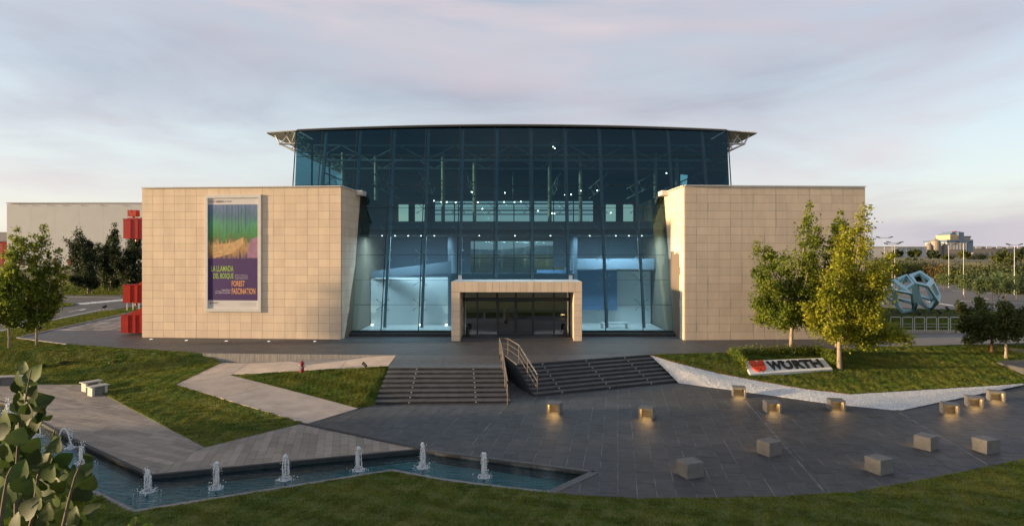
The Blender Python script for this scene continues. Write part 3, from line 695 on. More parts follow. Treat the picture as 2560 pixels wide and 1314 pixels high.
# ceiling deck under the roof, dark
b = MB()
for i in range(N):
    x0, x1 = prof[i], prof[i + 1]
    b.add([(x0, G(17.5) + 1.2, topz(x0) - .55), (x1, G(17.5) + 1.2, topz(x1) - .55), (x1, 71.5, topz(x1) - .55), (x0, 71.5, topz(x0) - .55)], [(0, 1, 2, 3)])
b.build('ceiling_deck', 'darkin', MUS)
b = MB()
for i in range(N):
    x0, x1 = prof[i], prof[i + 1]; b.bar((x0, G(18.1) - .16, topz(x0) - .02), (x1, G(18.1) - .16, topz(x1) - .02), .06, .14)
b.build('eaves_trim', 'frame', MUS)
for sg in (-1, 1):
    tip = 20.45; zt = 17.62; zi = topz(17.9)
    for k in range(5):
        y0 = G(18) + .1 + k * 4; y1 = y0 + 3.96
        MB().add([(sg * 17.95, y0, zi + .06), (sg * tip, y0, zt), (sg * tip, y1, zt), (sg * 17.95, y1, zi + .06), (sg * 17.95, y0, zi + .02), (sg * tip, y0, zt - .04), (sg * tip, y1, zt - .04), (sg * 17.95, y1, zi + .02)],
                 [(0, 1, 2, 3), (7, 6, 5, 4), (0, 4, 5, 1), (1, 5, 6, 2), (2, 6, 7, 3), (3, 7, 4, 0)]).build('canopy_pane', 'canopy', MUS)
    MB().bar((sg * tip, G(18), zt - .03), (sg * tip, 70, zt - .03), .09).build('canopy_edge', 'coping', MUS)
    MB().bar((sg * 17.9, G(18) + .02, zi + .03), (sg * tip, G(18) + .02, zt), .07, .08).build('canopy_edge', 'coping', MUS)
    for k in range(5):
        y = G(18) + .6 + k * 4
        MB().tube([(sg * 17.8, y, 15.95), (sg * 18.4, y, 16.25), (sg * 19.6, y, 16.75), (sg * 20.0, y, 17.5)], .07).tube([(sg * 17.8, y, 16.8), (sg * 19.6, y, 16.78)], .09).tube([(sg * 18.2, y, 16.1), (sg * 19.2, y, 17.7)], .05).tube([(sg * 17.85, y, 17.5), (sg * 18.6, y, 16.4)], .045).tube([(sg * 19.6, y, 16.75), (sg * 18.7, y, 17.75)], .045).build('bracket', 'coping', MUS)
    MB().tube([(sg * 19.6, G(18) + .4, 16.76), (sg * 19.6, 68, 16.76)], .07).build('purlin', 'coping', MUS)

# interior
MB().box(-12.2, 12.2, 46.3, 72, TZ, TZ + .14).build('hall_floor', 'floorin', MUS)
MB().box(-17.3, 17.3, 48.9, 72, 9.05, 9.55).build('gallery_floor', 'darkin', MUS)
MB().box(-17.3, 17.3, 48.9, 49.0, 9.55, 10.15).build('gallery_parapet', mat('parapet', (.16, .16, .15), .7), MUS)
MB().box(-12.25, -5.1, 52.0, 52.3, TZ + .14, 5.35).build('white_wall', 'white', MUS)
MB().box(-12.25, -5.1, 52.3, 58, 5.2, 5.35).build('balcony_floor', 'white', MUS)
MB().add([(-12.2, 52, 5.4), (-5.1, 50.6, 5.9), (-5.1, 50.6, 6.9), (-12.2, 52, 6.0), (-12.2, 52.1, 5.4), (-5.1, 50.7, 5.9), (-5.1, 50.7, 6.9), (-12.2, 52.1, 6.0)], [(0, 1, 2, 3), (7, 6, 5, 4), (3, 2, 6, 7), (1, 0, 4, 5), (1, 5, 6, 2), (0, 3, 7, 4)]).build('sloping_parapet', 'pgrey', MUS)
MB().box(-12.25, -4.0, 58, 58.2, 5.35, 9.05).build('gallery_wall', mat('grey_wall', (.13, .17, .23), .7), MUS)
MB().box(5.2, 12.25, 53.0, 53.3, TZ + .14, 6.0).build('white_wall', 'white', MUS)
MB().box(2.2, 9.2, 52.6, 52.7, 2.6, 6.1).build('wall_panel', 'screen', MUS)
MB().box(5.0, 12.25, 51.6, 51.75, 6.2, 7.1).build('balcony_parapet', 'pgrey', MUS)
MB().box(5.0, 12.25, 51.75, 58, 6.1, 6.22).build('balcony_floor', 'white', MUS)
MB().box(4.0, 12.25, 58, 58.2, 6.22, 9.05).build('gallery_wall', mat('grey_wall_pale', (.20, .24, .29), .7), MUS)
MB().box(-5.1, 5.2, 50.0, 50.15, 5.0, 5.9).build('bridge_parapet', mat('bridge_grey', (.20, .25, .31), .6), MUS)
for x in (-5.3, 5.4): MB().box(x - .15, x + .15, 51, 58.0, TZ + .14, 9.05).build('cross_wall', 'pgrey', MUS)
for k, x in enumerate((-15.2, -12.7, -6.2, -3.5, 3.4, 6.4, 12.9, 15.4)): MB().tube([(x, 54 + (k % 2) * 2, 9.55), (x, 54 + (k % 2) * 2, 16.6)], .17, 12).build('column', 'cream', MUS)
# rear glazing, its grid and the upper rear wall
for i in range(8):
    x0 = -8 + i * 2.05
    for z0, z1 in ((TZ + .14, 3.3), (3.3, 5.2), (5.2, 7.1), (7.1, 9.0), (10.3, 11.6), (11.6, 13.0)):
        MB().add([(x0 + .05, 62, z0 + .04), (x0 + 2.0, 62, z0 + .04), (x0 + 2.0, 62, z1 - .04), (x0 + .05, 62, z1 - .04)], [(0, 1, 2, 3)]).build('rear_pane', 'glassback', MUS)
    MB().box(x0 - .05, x0 + .05, 61.9, 62.1, TZ, 13).build('rear_mullion', 'steel', MUS)
for z in (3.3, 5.2, 7.1, 11.6, 13.0): MB().box(-8, 8.4, 61.92, 62.08, z - .05, z + .05).build('rear_transom', 'steel', MUS)
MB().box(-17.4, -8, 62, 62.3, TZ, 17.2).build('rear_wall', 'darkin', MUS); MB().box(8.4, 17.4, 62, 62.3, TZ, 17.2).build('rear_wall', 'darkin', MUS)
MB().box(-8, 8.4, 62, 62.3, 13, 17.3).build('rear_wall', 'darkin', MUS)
for x in (-11.2, -9.5, 10.2, 12.0): MB().box(x - .5, x + .5, 61.9, 61.99, 10.3, 12.6).build('lit_screen', mat('screen_pale', (.45, .5, .42), .6, emit=((.62, .75, .62), .35)), MUS)
# roof trusses
for y in (52, 57):
    t = MB()
    t.tube([(-17.2, y, 15.6), (17.2, y, 15.6)], .09, 6).tube([(-17.2, y, 16.9), (17.2, y, 16.9)], .09, 6)
    for k in range(14): t.tube([(-17.2 + k * 2.46, y, 15.6 + (k % 2) * 1.3), (-17.2 + (k + 1) * 2.46, y, 15.6 + ((k + 1) % 2) * 1.3)], .05, 6)
    t.build('roof_truss', 'post', MUS)
for k in range(9):
    x = -15.5 + k * 3.9
    MB().tube([(x, 49.5, 13.2), (x, 61.5, 13.2)], .06, 6).tube([(x, 49.5, 14.2), (x, 61.5, 14.2)], .06, 6).tube([(x, 50, 13.2), (x, 52, 14.2), (x, 54, 13.2), (x, 56, 14.2), (x, 58, 13.2), (x, 60, 14.2)], .035, 6).build('lattice_beam', 'post', MUS)
for y, z in ((55, 12.8), (58.5, 12.4), (60.5, 11.9)): MB().tube([(-8.5, y, z), (9, y, z)], .07, 6).build('cable_tray', 'steel', MUS)
# hall bench, hanging boat-like sculpture, ceiling lamps that burn
MB().box(7.3, 9.6, 49.4, 49.9, TZ + .5, TZ + .58).box(7.35, 7.5, 49.4, 49.9, TZ + .14, TZ + .5).box(9.4, 9.55, 49.4, 49.9, TZ + .14, TZ + .5).build('hall_bench', 'white', MUS)
lampm = MB().lathe([(.015, -.04), (.045, -.02), (.045, .03), (.02, .045)], (0, 0, 0), 8).mesh('ceiling_lamp', 'lamp')
for px, py in ((1085, 502), (1103, 505), (1117, 505), (1139, 506), (1153, 505), (1195, 506), (1260, 505), (1286, 505), (1302, 504), (1452, 477), (1493, 476), (1383, 367), (1387, 371), (1666, 433), (1386, 534), (1380, 533), (1527, 532), (1345, 527), (1206, 522), (1412, 487), (1428, 486), (1262, 482), (1180, 480)):
    inst('ceiling_lamp', lampm, Matrix.Translation(AT(px, py, 55.0)), MUS)
dlm = MB().lathe([(.035, -.02), (.045, .02)], (0, 0, 0), 8).mesh('downlight', 'lamp')
for x0, x1 in ((-11.5, -6), (6, 11.5), (-3.5, 4)):     # light fittings under the gallery
    for k in range(5): inst('downlight', dlm, Matrix.Translation((x0 + (x1 - x0) * (k + .5) / 5, 50.6, 9.03)), MUS)
    l = bpy.data.lights.new('hall_light', 'AREA'); l.shape = 'RECTANGLE'; l.size = x1 - x0; l.size_y = .5; l.energy = 500; l.color = (.88, .94, 1)
    lo = bpy.data.objects.new('hall_light', l); COL.objects.link(lo); lo.location = ((x0 + x1) / 2, 50.6, 8.95); attach(lo, MUS)
for px in (931, 1050, 1116):                           # uplights washing the white wall
    x = (px - CX) / F * 51.6
    MB().lathe([(.10, 0), (.10, .05)], (x, 51.55, TZ + .15), 10).build('uplight', 'lamp', MUS)
    l = bpy.data.lights.new('uplight', 'SPOT'); l.energy = 60; l.spot_size = R(50); l.spot_blend = .8; l.color = (1, .86, .62)
    lo = bpy.data.objects.new('uplight_beam', l); COL.objects.link(lo); lo.location = (x, 51.5, TZ + .25); lo.rotation_euler = (R(172), 0, 0); attach(lo, MUS)

# ------------------------------------------------------------------ poster on the wing
wa, wb_ = Vector((*LA, 0)), Vector((*LB, 0)); wd_ = (wb_ - wa).normalized(); wn = Vector((wd_.y, -wd_.x, 0))
def wall_u(px):
    k = (px - CX) / F                                  # x = k*y
    t = (k * wa.y - wa.x) / (wd_.x - k * wd_.y); return t
def wall_z(px, py):
    y = (wa + wd_ * wall_u(px)).y; return CZ + (HZ - py) / F * y
def WP(u, z, o): return wa + wd_ * u + wn * o + Vector((0, 0, z))
def text_on(s, box, mapf, m, name, parent, bold=0.0, depth=0.0):
    cu = bpy.data.curves.new('lettering', 'FONT'); cu.body = s; cu.offset = bold; cu.extrude = 1.0 if depth else 0; cu.resolution_u = 3
    ob = bpy.data.objects.new('lettering', cu); me = bpy.data.meshes.new_from_object(ob)
    bpy.data.objects.remove(ob); bpy.data.curves.remove(cu)
    n = len(me.vertices); co = np.empty(n * 3, np.float32); me.vertices.foreach_get('co', co); co = co.reshape(-1, 3)
    mn, mx = co.min(0), co.max(0); u0, u1, v0, v1 = box
    V = [mapf(u0 + (p[0] - mn[0]) / (mx[0] - mn[0]) * (u1 - u0), v0 + (p[1] - mn[1]) / (mx[1] - mn[1]) * (v1 - v0), depth * (p[2] > 0)) for p in co]
    for i, p in enumerate(V): me.vertices[i].co = p
    me.materials.clear(); me.materials.append(M[m] if isinstance(m, str) else m); me.update()
    return link_mesh(name, me, parent)
u0, u1 = wall_u(515), wall_u(654); z0, z1 = wall_z(585, 779), wall_z(585, 487)
po = thing('poster_banner', 'tall framed exhibition poster in purple and green hung on the limestone wing', 'poster', WP((u0 + u1) / 2, z0, .05))
def wbox(b, ua, ub, za, zb, oa, ob):
    vs = [WP(ua, za, oa), WP(ub, za, oa), WP(ub, zb, oa), WP(ua, zb, oa), WP(ua, za, ob), WP(ub, za, ob), WP(ub, zb, ob), WP(ua, zb, ob)]
    return b.add(vs, [(0, 3, 2, 1), (4, 5, 6, 7), (0, 1, 5, 4), (1, 2, 6, 5), (2, 3, 7, 6), (3, 0, 4, 7)])
fw = .24
for args in ((u0, u1, z1 - fw, z1), (u0, u1, z0, z0 + fw), (u0, u0 + fw * .8, z0 + fw, z1 - fw), (u1 - fw, u1, z0 + fw, z1 - fw)):
    wbox(MB(), *args, .033, .125).build('frame_bar', 'coping', po)
i0, i1, j0, j1 = u0 + fw * .8, u1 - fw, z0 + fw, z1 - fw; IW, IH = i1 - i0, j1 - j0
paper = wbox(MB(), i0, i1, j0, j1, .033, .05).build('poster_sheet', mat('poster_paper', (.66, .62, .60), .55, .02), po)
def pbox(fa, fb, ga, gb, m, name, o=.055): return wbox(MB(), i0 + IW * fa, i0 + IW * fb, j1 - IH * gb, j1 - IH * ga, .045, o).build(name, m, po)
pm = mat('poster_purple', (.05, .014, .115), .5, .05, 1)
def art_mat():                                         # plain abstract picture panel
    m = bpy.data.materials.new('poster_picture'); m.use_nodes = True; t = m.node_tree; n = t.nodes; l = t.links.new; b = n['Principled BSDF']
    g = n.new('ShaderNodeNewGeometry'); mp_ = n.new('ShaderNodeMapping'); mp_.inputs['Scale'].default_value = (3.2, .1, .45); l(g.outputs['Position'], mp_.inputs['Vector'])
    no_ = n.new('ShaderNodeTexNoise'); no_.inputs['Scale'].default_value = 2.2; no_.inputs['Detail'].default_value = 6; l(mp_.outputs[0], no_.inputs['Vector'])
    sx = n.new('ShaderNodeSeparateXYZ'); l(g.outputs['Position'], sx.inputs[0])
    mr = n.new('ShaderNodeMapRange'); mr.inputs['From Min'].default_value = j1 - IH * .55; mr.inputs['From Max'].default_value = j1 - IH * .06; l(sx.outputs['Z'], mr.inputs['Value'])
    ad = n.new('ShaderNodeMath'); ad.operation = 'MULTIPLY_ADD'; ad.inputs[1].default_value = .55; l(no_.outputs['Fac'], ad.inputs[0]); 
    sb = n.new('ShaderNodeMath'); sb.operation = 'SUBTRACT'; sb.inputs[1].default_value = .27; l(mr.outputs[0], sb.inputs[0]); l(sb.outputs[0], ad.inputs[2])
    r = n.new('ShaderNodeValToRGB'); r.color_ramp.interpolation = 'LINEAR'; e = r.color_ramp.elements
    e[0].position = 0; e[0].color = (.07, .04, .12, 1); e[1].position = 1; e[1].color = (.14, .20, .36, 1)
    for p_, c_ in ((.14, (.40, .22, .08, 1)), (.26, (.48, .29, .13, 1)), (.33, (.10, .13, .05, 1)), (.45, (.05, .24, .06, 1)), (.62, (.07, .30, .16, 1)), (.80, (.07, .16, .24, 1))):
        q = e.new(p_); q.color = c_
    l(ad.outputs[0], r.inputs['Fac']); l(r.outputs[0], b.inputs['Base Color']); b.inputs['Roughness'].default_value = .5
    return m
pbox(0, 1, .058, .547, art_mat(), 'picture_panel')
pbox(0, 1, .547, .925, pm, 'purple_panel')
trm = mat('print_trunk', (.05, .12, .17), .5); pkm = mat('print_pink', (.33, .17, .27), .5, .15, 3); tnm = mat('print_tan', (.55, .34, .15), .5, .2, 4)
for k, f in enumerate((.30, .37, .42, .47, .55, .60, .66, .74, .83)): pbox(f, f + .008 + .01 * (k % 2), .06, .34 - .015 * (k % 4), trm, 'printed_trunk', .0565)
def ppoly(pts, m, name, o):
    vs = [WP(i0 + IW * a, j1 - IH * b_, o) for a, b_ in pts]; MB().add(vs, [tuple(range(len(pts)))]).build(name, m, po)
ppoly([(.99, .35), (.99, .54), (.78, .54), (.80, .45), (.86, .37)][::-1], pkm, 'printed_path', .0565)
for k in range(4): ppoly([(.05 + .02 * k, .43 + .03 * k), (.50, .40 + .022 * k), (.70, .355 + .012 * k), (.72, .365 + .014 * k), (.52, .425 + .024 * k), (.05 + .02 * k, .455 + .03 * k)][::-1], tnm, 'printed_band', .0568 + .0004 * k)
def ptext(s, fa, fb, ga, gb, m, bold=0.0): return text_on(s, (i0 + IW * fa, i0 + IW * fb, j1 - IH * gb, j1 - IH * ga), lambda u, v, d: WP(u, v, .058), m, 'lettering', po, bold)
gm = mat('print_green', (.34, .52, .07), .5); om = mat('print_orange', (.82, .38, .13), .5); wm = mat('print_white', (.72, .70, .74), .5); km = mat('print_dark', (.05, .04, .05), .5); rm = mat('print_red', (.42, .06, .06), .5)
ptext('MUSEO', .02, .155, .023, .041, rm); ptext('WURTH', .16, .305, .022, .042, km, .02); ptext('LA RIOJA', .315, .475, .023, .041, km)
ptext('LA LLAMADA', .065, .51, .612, .664, gm, .014); ptext('DEL BOSQUE', .105, .51, .680, .735, gm, .014)
ptext('FOREST', .475, .735, .748, .798, om, .014); ptext('FASCINATION', .475, .945, .815, .868, om, .014)
for k, (s, e) in enumerate((('Árboles y madera en', .78), ('pintura y escultura de', .795), ('la COLECCIÓN WURTH', .80))): ptext(s, .54, e, .690 + k * .0155, .701 + k * .0155, wm)
for k, (s, e) in enumerate((('Trees and Wood', .27), ('in Paintings and Sculptures', .145), ('of the WURTH COLLECTION', .14))): ptext(s, e, .445, .824 + k * .0145, .835 + k * .0145, wm)
ptext('WURTH', .075, .20, .942, .956, km, .02); pbox(.03, .062, .94, .948, rm, 'emblem', .058); pbox(.03, .062, .950, .958, rm, 'emblem', .058)
for k in range(4): pbox(.60 + .06 * (k % 2), .97, .946 + k * .008, .948 + k * .008, mat('print_grey', (.42, .40, .40), .5), 'small_print', .057)
pbox(.03, .34, .968, .970, mat('print_grey_line', (.45, .43, .43), .5), 'small_print', .057)

# red steel box balconies on the far corner of the wing
rt = thing('red_steel_stair', 'stack of red steel boxes with sloping braces at the corner of the limestone wing', 'steel structure', (-28.4, 46.5, TZ))
D_ = 46.3
def rz(py): return CZ + (HZ - py) / F * D_
def rx(px): return (px - CX) / F * D_
for (xl, yt, yb, brace) in ((308, 548, 596, 532), (307, 712, 757, 683), (302, 787, 832, 766)):
    xa, xb = rx(xl), -26.4; zt, zb = rz(yt), max(rz(yb), TZ - .02)
    bx_ = MB().box(xa, xb, D_, D_ + .06, zb, zt).box(xa, xa + .06, D_ + .06, D_ + 3.2, zb, zt).box(xa, xb, D_ + 3.2, D_ + 3.26, zb, zt).box(xa + .06, xb, D_ + .06, D_ + 3.2, zb, zb + .08).build('balcony_box', 'red', rt)
    for k in (1, 2): MB().box(xa + k * .56 - .03, xa + k * .56 + .03, D_ - .035, D_ - .001, zb + .03, zt - .03).build('rib', 'red', bx_)
    MB().box(xa - .03, xb, D_ - .04, D_ + .10, zt, zt + .05).build('rim', 'red', bx_)
    MB().add([(xa + (.75 if brace != 766 else .1), D_ + .5, zt), (xb, D_ + .5, zt), (xb, D_ + .5, rz(brace) + .9), (xa + (.75 if brace != 766 else .1), D_ + 1.6, zt), (xb, D_ + 1.6, zt), (xb, D_ + 1.6, rz(brace) + .9)], [(0, 1, 2), (5, 4, 3), (0, 2, 5, 3), (1, 4, 5, 2), (0, 3, 4, 1)]).build('sloping_brace', 'red', bx_)
    if brace != 766: MB().tube([(xa + .7, D_ + .5, zb), (xa + .7, D_ + .5, zb - .22)], .07).build('drain_spout', 'orange', bx_)
    if brace == 532:
        MB().tube([(xa + .90, D_ + 1.8, zt), (xa + .90, D_ + 1.8, zt + 1.1), (xb, D_ + 1.8, zt + .9)], .035, 6).build('guard_frame', 'red', bx_)
MB().box(-27.66, -27.5, 46.5, 49.6, TZ, rz(540)).build('back_plate', 'red', rt)
lg = thing('red_logo_block', 'orange red emblem block standing on the top red steel box', 'sign', (rx(323), D_ + .5, rz(548)))
xa, xb = rx(312.5), rx(333.5); xm = (xa + xb) / 2
MB().box(xa, xm - .04, D_ + .3, D_ + .8, rz(540), rz(524)).box(xm + .04, xb, D_ + .3, D_ + .8, rz(540), rz(524)).box(xm - .04, xm + .04, D_ + .3, D_ + .8, rz(540), rz(529)).build('upper_half', 'orange', lg)
MB().box(xa, xb, D_ + .3, D_ + .8, rz(548) - .02, rz(543.5)).build('lower_half', 'orange', lg)
MB().box(xm - .03, xm + .03, D_ + .45, D_ + .65, rz(543.5), rz(540)).build('stay', 'orange', lg)

# ------------------------------------------------------------------ plaza furniture
def bench_meshes(w_, d_, h_):
    t = .075
    body = MB().box(-w_ / 2, w_ / 2, -d_ / 2, d_ / 2, h_ - t, h_).box(-w_ / 2, -w_ / 2 + t, -d_ / 2, d_ / 2, 0, h_ - t - .002).box(w_ / 2 - t, w_ / 2, -d_ / 2, d_ / 2, 0, h_ - t - .002).box(-w_ / 2 + t, w_ / 2 - t, d_ / 2 - t, d_ / 2, 0, h_ - t - .002).mesh('body', 'benchstone')
    lamp_ = MB().box(-w_ / 2 + t + .05, w_ / 2 - t - .05, d_ / 2 - t - .06, d_ / 2 - t - .02, h_ - t - .05, h_ - t - .004).mesh('lamp_strip', 'warmlamp')
    return body, lamp_
BB, BL = bench_meshes(.66, .58, .50)
def bench(px, py, phi, mode, label, pw=5.0):
    """phi: turn of the left visible face away from the viewer; mode: which side is hollow (L, R or back)"""
    p = P(px, py); c = -Vector((p[0], p[1])).normalized(); r_ = Vector((-c.y, c.x)); ph = R(phi)
    nL = c * math.cos(ph) - r_ * math.sin(ph); nR = c * math.sin(ph) + r_ * math.cos(ph)
    o = nL if mode == 'L' else nR if mode == 'R' else -nR
    yaw = math.atan2(o.y, o.x) + math.pi / 2
    r = thing('bench_cube', label, 'bench', p, 'hollow stone bench cubes with lamps on the dark plaza', yaw)
    mw = world_mat(r)
    inst('body', BB, mw, r); inst('lamp_strip', BL, mw, r)
    l = bpy.data.lights.new('bench_lamp', 'AREA'); l.shape = 'RECTANGLE'; l.size = .45; l.size_y = .08; l.energy = pw * .6; l.color = (1, .58, .20)
    lo = bpy.data.objects.new('bench_lamp', l); COL.objects.link(lo); lo.matrix_basis = mw @ Matrix.Translation((0, -.02, .40)) @ Matrix.Rotation(R(-38), 4, 'X'); attach(lo, r)
bench(1386, 1031, 14, 'L', 'brightly glowing stone bench cube just below the foot of the angled steps, nearest the handrail', 6)
bench(1617, 1043, 12, 'L', 'stone bench cube standing alone below the middle of the angled steps', 5)
bench(1847, 989, 84, 'R', 'stone bench cube touching the lower edge of the white gravel, nearest the steps', 4)
bench(1930, 1028, 70, 'R', 'stone bench cube between two gravel-edge cubes, set farther out on the paving', 4)
bench(2090, 1023, 72, 'R', 'stone bench cube close to the gravel edge, below the letter sign and trees', 4)
for a, b, t in ((2374, 1033, 'closest to the gravel tip'), (2435, 1015, 'the middle one'), (2489, 1000, 'farthest from the gravel tip')):
    bench(a, b, 76, 'R', 'stone bench cube in a trio past the gravel tip, ' + t, 4)
for a, b, y, t in ((1725, 1187, 52, 'alone beside the end of the pool'), (1923, 1133, 40, 'behind the pool-end cube, beside a long pale joint'), (2198, 1178, 36, 'closest to the bend of the front lawn edge'), (2315, 1119, 22, 'between the row of three and the lawn-bend cube'), (2464, 1127, 36, 'beside the second long pale joint near the lawn edge')):
    bench(a, b, y, 'B', 'closed-backed stone bench cube ' + t, 3.5)

# slatted benches on the plank deck
def slat_bench(px, py, yaw, label, z=0.0, w_=1.5):
    p = P(px, py, z); r = thing('slatted_bench', label, 'bench', p, None, R(yaw)); mw = world_mat(r)
    leg = MB().box(-.06, .06, -.24, .24, 0, .46).mesh('leg', 'slat'); sl_ = MB().box(-w_ / 2, w_ / 2, -.042, .042, .46, .51).mesh('slat', 'slat')
    blk = MB().box(-w_ / 2 + .25, w_ / 2 - .25, -.16, .16, 0, .44).mesh('base_block', 'benchstone')
    for x in (-w_ / 2 + .16, w_ / 2 - .16): inst('leg', leg, mw @ Matrix.Translation((x, 0, 0)), r)
    for k in range(5): inst('slat', sl_, mw @ Matrix.Translation((0, -.2 + .1 * k, 0)), r)
    inst('base_block', blk, mw, r)
slat_bench(30, 961, 12, 'pale slatted bench at the deck edge beside the lawn, behind the pool', w_=1.5)
slat_bench(228, 975, 60, 'rear one of two pale slatted benches pushed together at the lawn corner', w_=.95)
slat_bench(244, 986, 60, 'front one of two pale slatted benches pushed together at the lawn corner', w_=.95)

# fountain jets
def jet_mesh(h, seed, spread=.13):
    r = random.Random(seed); b = MB()
    for k in range(8):                                 # rising strands that fold over and fall
        a = r.uniform(0, 6.28); sp_ = spread * r.uniform(.5, 1.2); hh = h * r.uniform(.86, 1.0); pts = []; rad = []
        for i in range(13):
            t = i / 12; up_ = t < .5
            zz = hh * (1 - (2 * t - 1) ** 2); rr = sp_ * (0.15 * t if up_ else min(.75, .08 + (t - .5) * 2.6))
            pts.append((math.cos(a) * rr + r.uniform(-.012, .012), math.sin(a) * rr + r.uniform(-.012, .012), zz)); rad.append(r.uniform(.005, .020) * (1.8 if .3 < t < .62 else 1))
        b.tube(pts, rad, 6)
    for k in range(9):                                 # frothy head
        c = (r.uniform(-.05, .05), r.uniform(-.05, .05), h * r.uniform(.86, .99)); q = r.uniform(.03, .06)
        b.lathe([(q * .3, -q), (q, -q * .3), (q * .9, q * .5), (q * .2, q)], c, 6)
    s = MB()
    for k in range(120):
        a = r.uniform(0, 6.28); rr = abs(r.gauss(0, .07)) + .02; q = r.uniform(.006, .016)
        s.lathe([(q * .3, -q * 1.6), (q, 0), (q * .3, q)], (math.cos(a) * rr, math.sin(a) * rr, r.uniform(.05, .8)), 5)
    for k in range(70):                                # splash crown and drops
        a = r.uniform(0, 6.28); rr = abs(r.gauss(0, .17)) + .03; q = r.uniform(.008, .026); zz = max(0, r.gauss(.03, .05))
        s.lathe([(q * .3, -q), (q, 0), (q * .3, q)], (math.cos(a) * rr, math.sin(a) * rr, zz), 5)
    n = 22
    for rr, th in ((.20, .035), (.11, .045)):
        ring = [(math.cos(6.283 * i / n) * rr * r.uniform(.85, 1.15), math.sin(6.283 * i / n) * rr * r.uniform(.85, 1.15), .006) for i in range(n + 1)]
        s.tube(ring, [th * r.uniform(.25, 1) for _ in ring], 5)
    return b.mesh('water_column', 'foam', True), s.mesh('splash', 'foam', True)
JM = [jet_mesh(1.0, 11 + k) for k in range(4)]
WLV = -.16
for k, (px, py, top) in enumerate(((20, 1034, 1010), (93, 1092, 1058), (204, 1156, 1114), (368, 1228, 1175), (540, 1219, 1155), (714, 1197, 1134), (897, 1174, 1115), (1057, 1167, 1107), (1210, 1191, 1131))):
    p = P(px, py, WLV); h = (py - top) / F * p[1]
    r = thing('fountain_jet', 'short foaming white water jet rising from the narrow pool', 'fountain', p, 'row of fountain jets along the pool', random.uniform(0, 6)); mw = world_mat(r)
    inst('water_column', JM[k % 4][0], mw @ Matrix.Diagonal((1, 1, h, 1)), r); inst('splash', JM[k % 4][1], mw, r)['kind'] = 'stuff'
    MB().lathe([(.035, -.7), (.035, -.05), (.02, .03)], p, 8).build('nozzle', 'steel', r)
p = P(160, 1119, WLV)
r = thing('fountain_jet', 'forked water jet splitting into two thin falling arcs in the pool', 'fountain', p, 'row of fountain jets along the pool')
for sg in (-1, 1):
    MB().tube([(p[0] + sg * .30 * t, p[1], p[2] + .78 * (1 - t * t)) for t in [i / 10 for i in range(11)]], [.028 - .001 * i for i in range(11)], 6).build('water_arc', 'foam', r)
inst('splash', JM[1][1], Matrix.Translation((p[0] + .28, p[1], p[2])), r)['kind'] = 'stuff'

# hydrant and spotlights
hx = P(755, 928.5, .84); r = thing('fire_hydrant', 'small dark red fire hydrant on the grass edge by the concrete ramp', 'hydrant', hx)
b = MB().lathe([(.15, -.05), (.15, .04), (.11, .06), (.11, .40), (.14, .42), (.14, .47), (.11, .52), (.05, .60), (.03, .61), (.03, .68)], hx, 14).build('barrel', 'hydrant', r, smooth=False)
for sg in (-1, 1): MB().tube([(hx[0] + sg * .09, hx[1], hx[2] + .36), (hx[0] + sg * .21, hx[1], hx[2] + .36)], .06, 10).build('outlet', 'slab', r)
MB().tube([(hx[0], hx[1] - .09, hx[2] + .25), (hx[0], hx[1] - .19, hx[2] + .25)], .075, 10).build('outlet', 'pole', r)
def spot(p, label, yaw=0.6, s=1.0, group=None):
    r = thing('garden_spotlight', label, 'spotlight', p, group); q = Vector(p); d = Vector((math.cos(yaw), math.sin(yaw), .55)).normalized()
    MB().tube([q - Vector((0, 0, .08)), q + Vector((0, 0, .20 * s))], .025 * s, 6).build('stake', 'black', r)
    MB().tube([q + Vector((0, 0, .22 * s)) - d * .14 * s, q + Vector((0, 0, .22 * s)) + d * .16 * s], [.07 * s, .10 * s], 10).build('lamp_head', 'black', r)
spot(P(912, 921, 1.07), 'small black spotlight on the grass triangle beside the steps', 2.6)
spot(P(97, 829, 1.24), 'small black spotlight on the sunlit verge behind the slender trees', .6, 1.3)
spot(P(261, 774, 1.24), 'small black spotlight on the verge beside the road arrow', .6, 1.6)
for a, b_ in ((2297, 790), (2349, 787), (2369, 778)): spot(P(a, b_, 1.25), 'small black floodlight on the dark pad around the blue sculpture', 1.6, 1.5, 'floodlights round the sculpture')
# bins by the doors
for x, lab in ((-3.30, 'slim black litter bin left of the doors against the glazed side panel'), (3.95, 'slim black litter bin by the sunlit inner pillar of the portal')):
    if x > 0: lab = 'slim black litter bin by the doors against the warm lit pillar'
    else: lab = 'slim black litter bin by the doors against the shaded pillar'
    r = thing('litter_bin', lab, 'bin', (x, 44.6, TZ + .13))
    MB().lathe([(.15, 0), (.15, .62), (.16, .64), (.16, .68)], (x, 44.6, TZ + .13), 14).build('body', 'black', r)
    MB().lathe([(.165, .69), (.165, .73), (.10, .75)], (x, 44.6, TZ + .13), 14).build('ash_tray', 'steel', r)
# lights let into the terrace
LM = MB().lathe([(.13, -.02), (.13, .012)], (0, 0, 0), 14)
lmesh, lglass = LM.mesh('ring', 'pole'), MB().lathe([(.10, .0), (.10, .016)], (0, 0, 0), 14).mesh('lens', 'inlay')
for a, b_ in ((378, 847.5), (466, 850.5), (566, 852), (672, 853), (787, 853), (1879, 848), (1975, 845.5), (2062, 842)):
    p = P(a, b_, TZ); r = thing('ground_light', 'round light let into the terrace at the foot of a limestone wing', 'light', p, 'lights let into the terrace')
    inst('ring', lmesh, Matrix.Translation(p), r); inst('lens', lglass, Matrix.Translation(p), r)

